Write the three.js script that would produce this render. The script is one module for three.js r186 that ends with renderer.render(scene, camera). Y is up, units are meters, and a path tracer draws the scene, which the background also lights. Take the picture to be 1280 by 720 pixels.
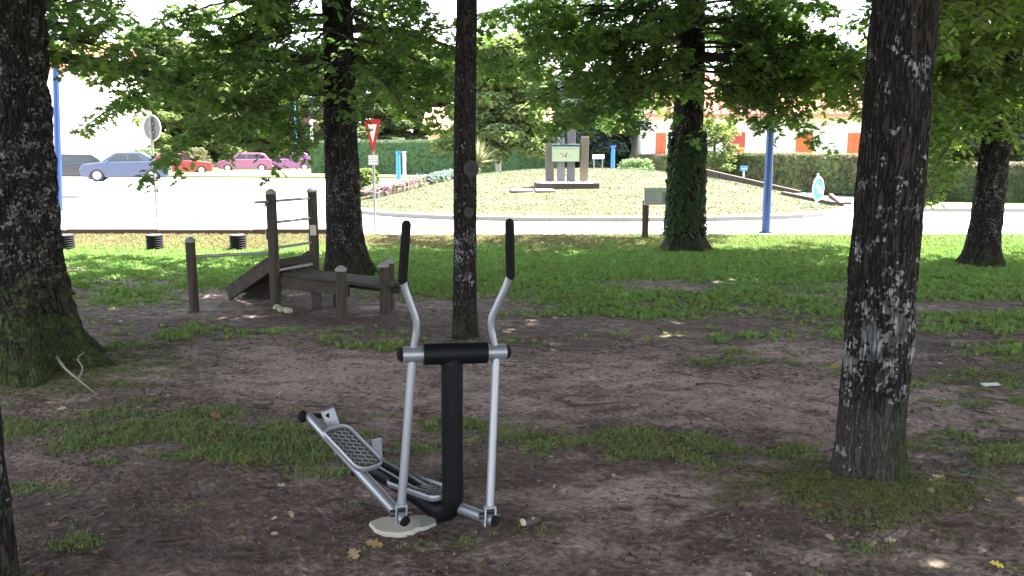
import * as THREE from 'three';
import { mergeGeometries, toCreasedNormals } from 'three/addons/utils/BufferGeometryUtils.js';
import { RoundedBoxGeometry } from 'three/addons/geometries/RoundedBoxGeometry.js';
import { ImprovedNoise } from 'three/addons/math/ImprovedNoise.js';

// ------------------------------------------------------------------ camera, sky, sun, exposure
const scene = new THREE.Scene();
const EYE = 1.8, PITCH = 9.33 * Math.PI / 180, FOCAL = 1065;      // focal length in pixels of a 1280 x 720 picture
const camera = new THREE.PerspectiveCamera(2 * Math.atan(360 / FOCAL) * 180 / Math.PI, 16 / 9, 0.1, 600);
camera.position.set(0, EYE, 0);
camera.rotation.x = -PITCH;
scene.add(camera);
const renderer = new THREE.WebGLRenderer({ antialias: true });
renderer.toneMapping = THREE.LinearToneMapping;
renderer.toneMappingExposure = 11.2;
renderer.shadowMap.enabled = true;

const sunAz = 40 * Math.PI / 180, sunEl = 53 * Math.PI / 180;     // ahead of the camera and to the right, high
const SUN = new THREE.Vector3(Math.sin(sunAz) * Math.cos(sunEl), Math.sin(sunEl), -Math.cos(sunAz) * Math.cos(sunEl));
const P = new ImprovedNoise();
const fbm = (x, y, z, o = 4) => { let s = 0, a = 0.5, f = 1; for (let i = 0; i < o; i++) { s += a * P.noise(x * f, y * f, z * f); a *= 0.5; f *= 2.03; } return s; };
const clamp = (v, a = 0, b = 1) => Math.min(b, Math.max(a, v));
const sstep = (a, b, v) => { const t = clamp((v - a) / (b - a)); return t * t * (3 - 2 * t); };
const lerp = (a, b, t) => a + (b - a) * t;
{
  const W = 512, Hh = 256, d = new Float32Array(W * Hh * 4);
  for (let j = 0; j < Hh; j++) for (let i = 0; i < W; i++) {
    const el = ((j + 0.5) / Hh - 0.5) * Math.PI, az = ((i + 0.5) / W - 0.5) * 2 * Math.PI;
    const e = Math.max(0, Math.sin(el)), x = Math.cos(el) * Math.cos(az), z = Math.cos(el) * Math.sin(az);
    const cl = sstep(-0.12, 0.25, fbm(x * 1.8 / (e + 0.35) + 7, z * 1.8 / (e + 0.35) + 3, 1.5, 5));
    const hz = Math.pow(1 - e, 3);
    const b = [lerp(0.24, 0.40, hz), lerp(0.31, 0.43, hz), lerp(0.43, 0.48, hz)], k = (j * W + i) * 4;
    for (let c = 0; c < 3; c++) d[k + c] = lerp(b[c], [0.54, 0.53, 0.52][c], cl * 0.8);
    d[k + 3] = 1;
  }
  const t = new THREE.DataTexture(d, W, Hh, THREE.RGBAFormat, THREE.FloatType);
  t.mapping = THREE.EquirectangularReflectionMapping; t.magFilter = THREE.LinearFilter; t.minFilter = THREE.LinearFilter; t.needsUpdate = true;
  scene.background = t; scene.environment = t;
}
const sun = new THREE.DirectionalLight(new THREE.Color(1, 0.95, 0.86), 4.2);
sun.position.copy(SUN).multiplyScalar(80); sun.castShadow = true;
Object.assign(sun.shadow.camera, { left: -60, right: 60, top: 60, bottom: -60, near: 1, far: 220 });
sun.shadow.mapSize.set(4096, 4096); sun.shadow.radius = 1;
scene.add(sun); scene.add(sun.target); sun.target.position.set(0, 0, -20);

// ------------------------------------------------------------------ helpers
let seed = 12345;
const rnd = () => { seed = (seed * 1664525 + 1013904223) >>> 0; return seed / 4294967296; };
const rr = (a, b) => a + (b - a) * rnd();
const V = (x, y, z) => new THREE.Vector3(x, y, z);
function ray(px, py) {
  const dx = (px - 640) / FOCAL, dy = (360 - py) / FOCAL;
  return V(dx, -Math.sin(PITCH) + dy * Math.cos(PITCH), -Math.cos(PITCH) - dy * Math.sin(PITCH));
}
const at = (px, py, depth) => { const d = ray(px, py); return V(0, EYE, 0).addScaledVector(d, depth / -d.z); };   // a measured spot at a given distance
const ground = (px, py, h = 0) => { const d = ray(px, py); return V(0, EYE, 0).addScaledVector(d, (h - EYE) / d.y); };
const lin = (r, g, b) => new THREE.Color().setRGB(r, g, b);
const mat = (c, rough = 0.85, extra = {}) => new THREE.MeshStandardMaterial({ color: Array.isArray(c) ? lin(...c) : c, roughness: rough, ...extra });
const taken = {};
const numbered = n => { taken[n] = (taken[n] ?? -1) + 1; return taken[n] ? `${n}_${String(taken[n]).padStart(3, '0')}` : n; };
function tag(o, label, category, group, kind) {
  if (label) o.userData.label = label; if (category) o.userData.category = category;
  if (group) o.userData.group = group; if (kind) o.userData.kind = kind; return o;
}
function thing(name, label, category, pos = V(0, 0, 0), group, turn = 0) {
  const g = new THREE.Group(); g.name = numbered(name); g.position.copy(pos); g.rotation.y = turn; scene.add(g);
  return tag(g, label, category, group);
}
function part(name, geo, m, parent, kind, label) {
  const o = new THREE.Mesh(Array.isArray(geo) ? mergeGeometries(geo.map(g => { const q = g.index ? g.toNonIndexed() : g; for (const k of Object.keys(q.attributes)) if (!['position', 'normal', 'uv'].includes(k)) q.deleteAttribute(k); return q; })) : geo, m);
  o.name = name; o.castShadow = o.receiveShadow = true; parent.add(o);
  if (kind) o.userData.kind = kind; if (label) o.userData.label = label;
  return o;
}
const single = (name, geo, m, label, category, group, kind) => tag(part(numbered(name), geo, m, scene), label, category, group, kind);
const structure = (name, geo, m) => tag(part(numbered(name), geo, m, scene), null, null, null, 'structure');
const box = (w, h, d, x = 0, y = 0, z = 0) => new THREE.BoxGeometry(w, h, d).translate(x, y, z);
const rbox = (w, h, d, r = 0.01, x = 0, y = 0, z = 0) => new RoundedBoxGeometry(w, h, d, 2, r).translate(x, y, z);
const cyl = (r1, r2, h, n = 16, x = 0, y = 0, z = 0) => new THREE.CylinderGeometry(r1, r2, h, n).translate(x, y, z);
function align(geo, a, b) {      // turns a geometry built along +y, centred, onto the segment a-b
  const d = b.clone().sub(a), q = new THREE.Quaternion().setFromUnitVectors(V(0, 1, 0), d.clone().normalize());
  return geo.applyQuaternion(q).translate((a.x + b.x) / 2, (a.y + b.y) / 2, (a.z + b.z) / 2);
}
const rod = (a, b, r1, r2 = r1, n = 16) => align(new THREE.CylinderGeometry(r2, r1, a.distanceTo(b), n), a, b);
function beam(a, b, w, h, up = V(0, 1, 0), r = 0.008) {   // a board from a to b, w wide, h thick
  const d = b.clone().sub(a), x = d.clone().normalize(), z = x.clone().cross(up).normalize(), y = z.clone().cross(x);
  const g = new RoundedBoxGeometry(d.length(), h, w, 2, Math.min(r, h / 2.2, w / 2.2));
  g.applyMatrix4(new THREE.Matrix4().makeBasis(x, y, z)).translate((a.x + b.x) / 2, (a.y + b.y) / 2, (a.z + b.z) / 2);
  return g;
}
function bent(points, bend) {
  const path = new THREE.CurvePath(); let prev = points[0];
  for (let i = 1; i < points.length; i++) {
    if (i === points.length - 1) { path.add(new THREE.LineCurve3(prev, points[i])); break; }
    const p = points[i], a = p.clone().sub(points[i - 1]), b = points[i + 1].clone().sub(p), k = Math.min(bend, a.length() * 0.48, b.length() * 0.48);
    const s = p.clone().addScaledVector(a.normalize(), -k), e = p.clone().addScaledVector(b.normalize(), k);
    path.add(new THREE.LineCurve3(prev, s)); path.add(new THREE.QuadraticBezierCurve3(s, p, e)); prev = e;
  }
  return path;
}
function tube(points, r, bend = 0.08, seg = 60, n = 16, caps = true) {
  const path = bent(points, bend), parts = [new THREE.TubeGeometry(path, seg, r, n)];
  if (caps) for (const [p, q] of [[points[0], points[1]], [points.at(-1), points.at(-2)]]) {
    const d = p.clone().sub(q).normalize();
    parts.push(new THREE.SphereGeometry(r, n, 8, 0, Math.PI * 2, 0, Math.PI / 2).applyQuaternion(new THREE.Quaternion().setFromUnitVectors(V(0, 1, 0), d)).translate(p.x, p.y, p.z));
  }
  return parts;
}
function dataTex(w, h, fn, srgb = true) {
  const d = new Uint8Array(w * h * 4), o = [0, 0, 0];
  for (let j = 0; j < h; j++) for (let i = 0; i < w; i++) {
    fn((i + 0.5) / w, (j + 0.5) / h, o); const k = (j * w + i) * 4;
    for (let c = 0; c < 3; c++) { const v = clamp(o[c]); d[k + c] = 255 * (srgb ? (v <= 0.0031308 ? v * 12.92 : 1.055 * Math.pow(v, 1 / 2.4) - 0.055) : v); }
    d[k + 3] = 255;
  }
  const t = new THREE.DataTexture(d, w, h, THREE.RGBAFormat); t.magFilter = THREE.LinearFilter; t.minFilter = THREE.LinearMipmapLinearFilter; t.generateMipmaps = true;
  t.wrapS = t.wrapT = THREE.RepeatWrapping; if (srgb) t.colorSpace = THREE.SRGBColorSpace; t.needsUpdate = true; return t;
}
function instanced(name, geo, m, mats, colors, parent) {
  const o = new THREE.InstancedMesh(geo, m, mats.length); o.name = name; const c = new THREE.Color();
  mats.forEach((x, i) => { o.setMatrixAt(i, x); if (colors) o.setColorAt(i, c.setRGB(...colors[i])); });
  o.castShadow = o.receiveShadow = true; parent.add(o); o.userData.kind = 'stuff'; return o;
}
const M4 = (p, q, s) => new THREE.Matrix4().compose(p, q, typeof s === 'number' ? V(s, s, s) : s);
const eul = (x, y, z) => new THREE.Quaternion().setFromEuler(new THREE.Euler(x, y, z, 'YXZ'));

// ------------------------------------------------------------------ ground of the park
const KERB_Z = -17.75;
const patches = [   // grass and moss patches: centre, half sizes in metres, strength
  [ground(200, 545), 1.25, 0.42, 1.0], [ground(320, 575), 0.6, 0.26, 0.9], [ground(80, 530), 0.8, 0.6, 0.7], [ground(60, 660), 0.4, 0.16, 0.45],
  [ground(830, 555), 0.75, 0.32, 1.0], [ground(960, 570), 0.55, 0.28, 0.8], [ground(720, 545), 0.5, 0.18, 0.7],
  [ground(500, 530), 0.7, 0.16, 0.6], [ground(405, 592), 0.12, 0.05, 1.0], [ground(437, 590), 0.08, 0.04, 0.9], [ground(1240, 565), 0.4, 0.2, 0.8],
  [ground(1190, 705), 0.5, 0.16, 0.6], [ground(1240, 470), 1.4, 0.5, 0.5], [ground(420, 462), 0.7, 0.3, 0.5], [ground(250, 420), 1.2, 0.5, 0.6],
  [ground(740, 450), 2.2, 0.5, 0.55], [ground(1010, 620), 0.3, 0.25, 0.6], [ground(400, 430), 1.1, 0.3, 0.5],
];
const bareSpots = [[ground(930, 357), 1.9, 0.6], [ground(1230, 382), 1.8, 0.35], [ground(330, 400), 1.6, 0.9], [ground(600, 460), 3.5, 0.7], [ground(1000, 432), 1.1, 0.25], [ground(680, 405), 1.3, 0.3], [ground(430, 385), 1.3, 0.7]];
const gauss = (x, z, c, a, b) => Math.exp(-(((x - c.x) / a) ** 2 + ((z - c.z) / b) ** 2));
function grassAmount(x, z) {
  const d = -z, n = fbm(x * 0.8, z * 1.1, 4.2, 4), n2 = fbm(x * 3.2, z * 4.5, 8.1, 3);
  let g = sstep(5.6, 13.5, d + x * (x > 0 ? 0.36 : 0.16) + n * 3.4) * 1.12 - 0.10;
  for (const [c, a, b, k] of patches) g += (d < 7.6 ? 0.72 : 0.85) * k * gauss(x, z, c, a, b);
  for (const [c, a, b] of bareSpots) g -= 0.75 * gauss(x, z, c, a, b);
  return clamp(g + n * lerp(1.25, 0.85, sstep(7, 13, d)) + n2 * lerp(1.5, 0.9, sstep(7, 13, d)) - 0.1 * sstep(8.2, 7.2, d));
}
const paleSpots = [[ground(560, 470), 3.2, 0.75], [ground(780, 495), 1.6, 0.4], [ground(230, 455), 1.3, 0.5], [ground(1200, 520), 1.1, 0.45], [ground(760, 620), 0.75, 0.2], [ground(1000, 690), 0.6, 0.2], [ground(1230, 600), 0.5, 0.22], [ground(1030, 440), 1.2, 0.4]];   // worn sandy soil
const mossSpots = [[ground(1085, 622), 0.58, 0.3], [ground(40, 470), 1.15, 0.75]];
const mossAmount = (x, z) => { let m = 0; for (const [c, a, b] of mossSpots) m += 1.2 * gauss(x, z, c, a, b); return clamp(m + fbm(x * 5, z * 5, 2.2, 4) * 0.9 - 0.15); };
const dryAmount = (x, z) => clamp(sstep(14.4, 16.4, -z + fbm(x * 0.7, z, 9, 3) * 3) * 0.95 * (0.35 + 0.65 * sstep(6, -1, x)) + fbm(x * 2.1, z * 3.3, 6.6, 3) * 0.5);
function cached(fn, x0, x1, z0, z1, cell) {      // a field sampled on a grid and read back smoothly
  const nx = Math.ceil((x1 - x0) / cell) + 2, nz = Math.ceil((z1 - z0) / cell) + 2, a = new Float32Array(nx * nz);
  for (let j = 0; j < nz; j++) for (let i = 0; i < nx; i++) a[j * nx + i] = fn(x0 + i * cell, z0 + j * cell);
  return (x, z) => { const u = clamp((x - x0) / cell, 0, nx - 1.001), v = clamp((z - z0) / cell, 0, nz - 1.001), i = u | 0, j = v | 0, f = u - i, g = v - j, k = j * nx + i; return (a[k] * (1 - f) + a[k + 1] * f) * (1 - g) + (a[k + nx] * (1 - f) + a[k + nx + 1] * f) * g; };
}
function groundHeight(x, z) {
  let h = 0.035 * fbm(x * 0.55, z * 0.55, 0.3, 3) + 0.020 * fbm(x * 3, z * 3, 1.3, 3);
  if (z > -9) h += 0.012 * fbm(x * 11, z * 11, 5, 2);
  for (const [c, a, b] of mossSpots) h += 0.07 * gauss(x, z, c, a, b);
  return h * sstep(KERB_Z, KERB_Z + 1, z);
}
const DIRT = [0.182, 0.122, 0.106], DIRT2 = [0.066, 0.041, 0.035], PALE = [0.36, 0.27, 0.243], GRASS = [0.12, 0.21, 0.042], GRASS2 = [0.07, 0.125, 0.026], STRAW = [0.19, 0.145, 0.075], MOSS = [0.11, 0.125, 0.022];
function groundColor(x, z, o, fine, F) {
  const a = F.a(x, z), b = F.b(x, z), c = fine ? fbm(x * 24, z * 24, 7, 3) : fbm(x * 12, z * 12, 7, 2), e = P.noise(x * 90, z * 90, 1);
  let k = clamp(0.42 + a * 0.9 + b * 0.65 + c * 0.8), t = clamp(a * 1.2 + b * 1.1 - 0.08 + c * 0.5 + F.p(x, z));
  const g = sstep(0.18, 0.75, F.g(x, z) + c * 0.55 + (fine ? e * 0.25 : 0)), m = F.m(x, z), dr = F.d(x, z);
  for (let i = 0; i < 3; i++) {
    let v = lerp(DIRT2[i], DIRT[i], k); v = lerp(v, PALE[i], t * 0.9);
    let gr = lerp(GRASS2[i], GRASS[i], clamp(0.55 + b * 0.8 + c)); gr = lerp(gr, STRAW[i], clamp(dr + 0.12));
    v = lerp(v, gr, g * lerp(0.9, 0.5, sstep(-12, -8, z))); v = lerp(v, MOSS[i] * (0.8 + c), m * 0.85);
    o[i] = v * (1 + 0.6 * c + (fine ? e * 0.4 : 0));
  }
}
function sheet(x0, x1, z0, z1, nx, nz) {      // z0 far, z1 near
  const pos = [], uv = [], idx = [];
  for (let j = 0; j <= nz; j++) for (let i = 0; i <= nx; i++) {
    const u = i / nx, v = j / nz, x = lerp(x0, x1, u), z = lerp(z0, z1, v);
    pos.push(x, groundHeight(x, z), z); uv.push(u, v);
  }
  for (let j = 0; j < nz; j++) for (let i = 0; i < nx; i++) { const a = j * (nx + 1) + i, b = a + nx + 1; idx.push(a, b, a + 1, a + 1, b, b + 1); }
  const g = new THREE.BufferGeometry(); g.setAttribute('position', new THREE.Float32BufferAttribute(pos, 3)); g.setAttribute('uv', new THREE.Float32BufferAttribute(uv, 2)); g.setIndex(idx); g.computeVertexNormals(); return g;
}
const soilBump = dataTex(512, 512, (u, v, o) => { const a = u * 6.2832, b = v * 6.2832; o[0] = o[1] = o[2] = 0.5 + 0.7 * fbm(Math.cos(a) * 5, Math.sin(a) * 5 + Math.cos(b) * 5, Math.sin(b) * 5, 4); }, false);
function groundMat(x0, x1, z0, z1, w, h, fine) {
  const cell = fine ? 0.045 : 0.09, C = f => cached(f, x0, x1, z0, z1, (z1 > 0 || x1 - x0 < 24 && !fine) ? 0.25 : cell);
  const F = { a: C((x, z) => fbm(x * 0.7, z * 1.2, 3, 4)), b: C((x, z) => fbm(x * 4, z * 6, 5, 3)), g: C(grassAmount), m: C(mossAmount), p: C((x, z) => { let q = 0; for (const [c, u, v] of paleSpots) q += 0.75 * gauss(x, z, c, u, v); return Math.min(0.8, q); }), d: C(dryAmount) };
  const map = dataTex(w, h, (u, v, o) => groundColor(lerp(x0, x1, u), lerp(z0, z1, v), o, fine, F));
  map.wrapS = map.wrapT = THREE.ClampToEdgeWrapping;
  const bump = soilBump.clone(); bump.repeat.set((x1 - x0) / 0.9, (z1 - z0) / 0.9); bump.needsUpdate = true;
  return new THREE.MeshStandardMaterial({ map, bumpMap: bump, bumpScale: 0.02, roughness: 0.97 });
}
structure('bare_soil', sheet(-4.6, 4.6, -8, -2.2, 420, 300), groundMat(-4.6, 4.6, -8, -2.2, 2048, 1280, true));
structure('lawn', sheet(-13, 13, KERB_Z, -8, 220, 110), groundMat(-13, 13, KERB_Z, -8, 1536, 640, false));
structure('side_lawn', sheet(-26, -13, KERB_Z, -8, 60, 50), groundMat(-26, -13, KERB_Z, -8, 256, 192, false));
structure('side_lawn', sheet(13, 26, KERB_Z, -8, 60, 50), groundMat(13, 26, KERB_Z, -8, 256, 192, false));
structure('side_soil', sheet(-26, -4.6, -8, -2.2, 90, 40), groundMat(-26, -4.6, -8, -2.2, 512, 160, false));
structure('side_soil', sheet(4.6, 26, -8, -2.2, 90, 40), groundMat(4.6, 26, -8, -2.2, 512, 160, false));
structure('rear_soil', sheet(-26, 26, -2.2, 18, 90, 60), groundMat(-26, 26, -2.2, 18, 512, 256, false));

// ------------------------------------------------------------------ streets
const asphaltTex = dataTex(512, 512, (u, v, o) => { const a = u * 6.2832, b = v * 6.2832, n = fbm(Math.cos(a) * 2, Math.sin(a) * 2 + Math.cos(b) * 2, Math.sin(b) * 2, 5), q = rnd() * 0.05; o[0] = 0.22 + n * 0.1 + q; o[1] = 0.213 + n * 0.1 + q; o[2] = 0.205 + n * 0.1 + q; });
asphaltTex.repeat.set(40, 40);
const ROAD_Y = -0.1;
structure('ground', new THREE.CircleGeometry(420, 64).rotateX(-Math.PI / 2).translate(0, ROAD_Y - 0.02, 0), mat([0.12, 0.14, 0.07], 0.95));
structure('road', new THREE.PlaneGeometry(190, 46).rotateX(-Math.PI / 2).translate(0, ROAD_Y, KERB_Z - 23), new THREE.MeshStandardMaterial({ map: asphaltTex, roughness: 0.9 }));
structure('car_park', new THREE.PlaneGeometry(64, 22).rotateX(-Math.PI / 2).translate(-36, ROAD_Y + 0.004, -70), new THREE.MeshStandardMaterial({ map: asphaltTex, roughness: 0.9 }));
const concrete = mat([0.2, 0.19, 0.175], 0.9), kerbMat = mat([0.2, 0.19, 0.175], 0.9), timberDark = mat([0.05, 0.035, 0.026], 0.85);
for (let i = 0; i < 44; i++) {   // kerb stones along the park
  const x = -25 + i * 1.18;
  if (x > -11.2 && x < -3.4) continue;
  structure('park_kerb_stone', rbox(1.165, 0.16, 0.12, 0.015, x, -0.068 + (i % 3) * 0.003, KERB_Z - 0.06), kerbMat);
}
{ // timber edging
  const g = thing('timber_edging', 'long low dark timber beam edging the lawn beside the ribbed stumps', 'edging', V(0, 0, KERB_Z + 0.05));
  for (let i = 0; i < 4; i++) part('beam', rbox(1.93, 0.19, 0.16, 0.015, -10.3 + i * 1.945, 0.02 + (i % 2) * 0.012, -0.13), timberDark, g);
}
// ---- bark
function barkMaps(w, h, circ, height, o) {
  const col = new Uint8Array(w * h * 4), hgt = new Uint8Array(w * h * 4), R = circ / (2 * Math.PI), enc = v => 255 * Math.pow(clamp(v), 1 / 2.2);
  for (let j = 0; j < h; j++) for (let i = 0; i < w; i++) {
    const a = (i + 0.5) / w * Math.PI * 2, y = (j + 0.5) / h * height, cx = Math.cos(a), cy = Math.sin(a), k4 = (j * w + i) * 4;
    const wv = 1.6 * P.noise(cx * 2, cy * 2, y * 2.4 + o.s), X = cx * R, Y = cy * R;
    const f = fbm(X * 52 + wv, Y * 52 + wv * 0.5, y * 7 + o.s, 3), f2 = fbm(X * 110, Y * 110, y * 45 + o.s, 3);
    const ridge = 1 - Math.abs(f) * 2.6, fis = sstep(0.6, 0.98, ridge), k = clamp(0.5 + f2 * 0.9);
    const sw = o.smooth ? sstep(0.52, 0.36, y + 0.1 * f) : 0, fs = fis * (1 - 0.75 * sw), bk = (0.4 + 1.2 * k) * (1 + 0.75 * sw);
    let c0 = lerp(0.034, 0.009, fs) * bk, c1 = lerp(0.029, 0.008, fs) * bk, c2 = lerp(0.026, 0.0075, fs) * bk;
    const hl = o.lichen(y), ml = o.moss(y, cx, cy);
    if (hl > -0.6 || ml > -0.6) {
      const big = fbm(X * 9, Y * 9, y * 8 + o.s * 3, 3), sm = fbm(X * 45, Y * 45, y * 40 + o.s, 2);
      const li = sstep(0.02, 0.1, big * (o.smooth ? 1.25 : 0.8) + sm * 1.15 + hl) * (1 - fis * 0.7), lt = 0.11 + 0.19 * clamp(0.5 + P.noise(X * 14 + 5, Y * 14, y * 12) * 1.5);
      c0 = lerp(c0, lt, li); c1 = lerp(c1, lt * 1.02, li); c2 = lerp(c2, lt, li);
      const mo = sstep(0, 0.16, ml + sm * 0.6 + big * 0.55) * 0.85;
      c0 = lerp(c0, 0.02 + 0.024 * k, mo); c1 = lerp(c1, 0.032 + 0.03 * k, mo); c2 = lerp(c2, 0.01, mo);
    }
    col[k4] = enc(c0); col[k4 + 1] = enc(c1); col[k4 + 2] = enc(c2); col[k4 + 3] = hgt[k4 + 3] = 255;
    hgt[k4] = hgt[k4 + 1] = hgt[k4 + 2] = 255 * clamp(0.75 - 0.6 * sstep(0.55, 1, ridge) + f2 * 0.35);
  }
  const mk = (d, srgb) => { const t = new THREE.DataTexture(d, w, h, THREE.RGBAFormat); t.magFilter = THREE.LinearFilter; t.wrapS = t.wrapT = THREE.RepeatWrapping; if (srgb) t.colorSpace = THREE.SRGBColorSpace; t.needsUpdate = true; return t; };
  return new THREE.MeshPhysicalMaterial({ map: mk(col, true), bumpMap: mk(hgt, false), bumpScale: 0.03, roughness: 0.95, specularIntensity: 0.15 });
}
const none = () => -1;
const barkGeneric = barkMaps(512, 768, 1.7, 5, { s: 3, lichen: y => -0.31 + 0.17 * Math.exp(-(((y - 1.1) / 0.9) ** 2)), moss: y => 0.12 - y * 0.62 });
const barkThin = barkMaps(256, 1024, 0.75, 4, { s: 8, lichen: y => -0.3 + 0.2 * Math.exp(-(((y - 0.75) / 0.35) ** 2)), moss: y => 0.1 - y * 0.5 });
const barkNear = barkMaps(640, 2048, 1.15, 4, { s: 15, smooth: true, lichen: y => y > 2.6 ? -1 : -0.40 + 0.52 * Math.exp(-(((y - 0.76) / 0.25) ** 2)) + 0.12 * Math.exp(-(((y - 1.2) / 0.4) ** 2)), moss: (y, cx) => 0.16 - y * 0.95 + cx * 0.36 });
const barkOld = barkMaps(640, 1024, 2.3, 5, { s: 21, lichen: y => -0.19 + 0.1 * Math.exp(-(((y - 1.2) / 0.7) ** 2)), moss: (y, cx) => 0.22 - y * 0.36 + cx * 0.06 });
// ---- leaves
function leafGeo(L, lobes) {    // a lobed oak leaf folded along its midrib
  const pts = [[0, 0], [0.05, 0.12], ...lobes, [0, 1]];
  const pos = [], idx = [], n = pts.length;
  for (const [w, t] of pts) pos.push(0, -0.12 * t * t * L, t * L, w * L, 0.06 * w * L * 2 - 0.12 * t * t * L, t * L, -w * L, 0.06 * w * L * 2 - 0.12 * t * t * L, t * L);
  for (let i = 0; i < n - 1; i++) { const a = i * 3, b = a + 3; idx.push(a, b, a + 1, a + 1, b, b + 1, a, a + 2, b, a + 2, b + 2, b); }
  const g = new THREE.BufferGeometry(); g.setAttribute('position', new THREE.Float32BufferAttribute(pos, 3)); g.setIndex(idx); g.computeVertexNormals(); return g;
}
function sprayGeo(n, L, s, spread = 0.05) {
  seed = s; const gs = [];
  const shape = [[0.30, 0.30], [0.10, 0.40], [0.42, 0.62], [0.12, 0.68], [0.24, 0.86]];
  for (let i = 0; i < n; i++) {
    const g = leafGeo(L * rr(0.75, 1.15), shape);
    g.applyQuaternion(eul(rr(-0.2, 0.75), i * 2.4 + rr(-0.4, 0.4), rr(-0.5, 0.5))).translate(rr(-spread, spread), rr(-spread, spread), rr(-spread, spread)); gs.push(g);
  }
  return mergeGeometries(gs);
}
const spray = sprayGeo(6, 0.135, 77), spraySmall = sprayGeo(5, 0.1, 78), sprayFar = sprayGeo(7, 0.3, 79, 0.15);
const leafMat = new THREE.MeshPhysicalMaterial({ color: 0xffffff, roughness: 1, transmission: 0.55, thickness: 0, side: THREE.DoubleSide, specularIntensity: 0.5 });
leafMat.roughness = 1;
const leafTone = (base, v) => { const k = rr(1 - v, 1 + v), y = rr(0, 1); return [base[0] * k * (1 + 0.5 * y), base[1] * k * (1 + 0.12 * y), base[2] * k]; };

function trunkGeo(o) {
  const { r, H, taper = 0.7, flare = 0.8, seg = 72, rings = 160, lean = [0, 0], rough = 0.02, flareH = 0.2, texH = 5, roots = 5, sd = 0, skew = [0, 0] } = o;
  const pos = [], uv = [], idx = [];
  for (let j = 0; j <= rings; j++) {
    const t = j / rings, y = -0.12 + (H + 0.12) * Math.pow(t, 1.35), yy = Math.max(0, y);
    const rad = r * (1 - taper * Math.pow(yy / H, 1.1));
    for (let i = 0; i <= seg; i++) {
      const a = (i % seg) / seg * Math.PI * 2, c = Math.cos(a), s = Math.sin(a);
      const but = 0.5 + 0.8 * Math.pow(Math.abs(Math.cos(a * roots / 2 + sd + 0.6 * Math.sin(a))), 2) * (1 + 0.7 * fbm(c + sd, s, 1, 2));
      let q = rad + r * flare * Math.exp(-yy / flareH) * but * 0.62 * (1 + skew[0] * c + skew[1] * s);
      q += r * (0.12 * fbm(c * 1.4 + sd, s * 1.4, y * 0.9, 3)) + rough * (fbm(c * r * 30 + sd, s * r * 30, y * 5, 3)) ;
      const w = 0.06 * fbm(sd, 2.2, y * 0.35, 2);
      pos.push(lean[0] * yy + w * yy * 0.5 + c * q, y, lean[1] * yy + s * q); uv.push(i / seg, y / texH);
    }
  }
  for (let j = 0; j < rings; j++) for (let i = 0; i < seg; i++) { const a = j * (seg + 1) + i, b = a + seg + 1; idx.push(a, b, a + 1, a + 1, b, b + 1); }
  const g = new THREE.BufferGeometry(); g.setAttribute('position', new THREE.Float32BufferAttribute(pos, 3)); g.setAttribute('uv', new THREE.Float32BufferAttribute(uv, 2)); g.setIndex(idx); g.computeVertexNormals(); return g;
}
const branchMat = mat([0.05, 0.042, 0.035], 0.95);
const EMPTY = [];
function limbTube(curve, r0, n, radial, out) {
  const g = new THREE.TubeGeometry(curve, n, 1, radial), p = g.attributes.position, c = V(), v = V();
  for (let j = 0; j <= n; j++) { curve.getPointAt(j / n, c); const k = r0 * (1 - 0.85 * j / n);
    for (let i = 0; i <= radial; i++) { const q = j * (radial + 1) + i; v.fromBufferAttribute(p, q).sub(c).multiplyScalar(k).add(c); p.setXYZ(q, v.x, v.y, v.z); } }
  g.computeVertexNormals(); out.push(g);
}
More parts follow.
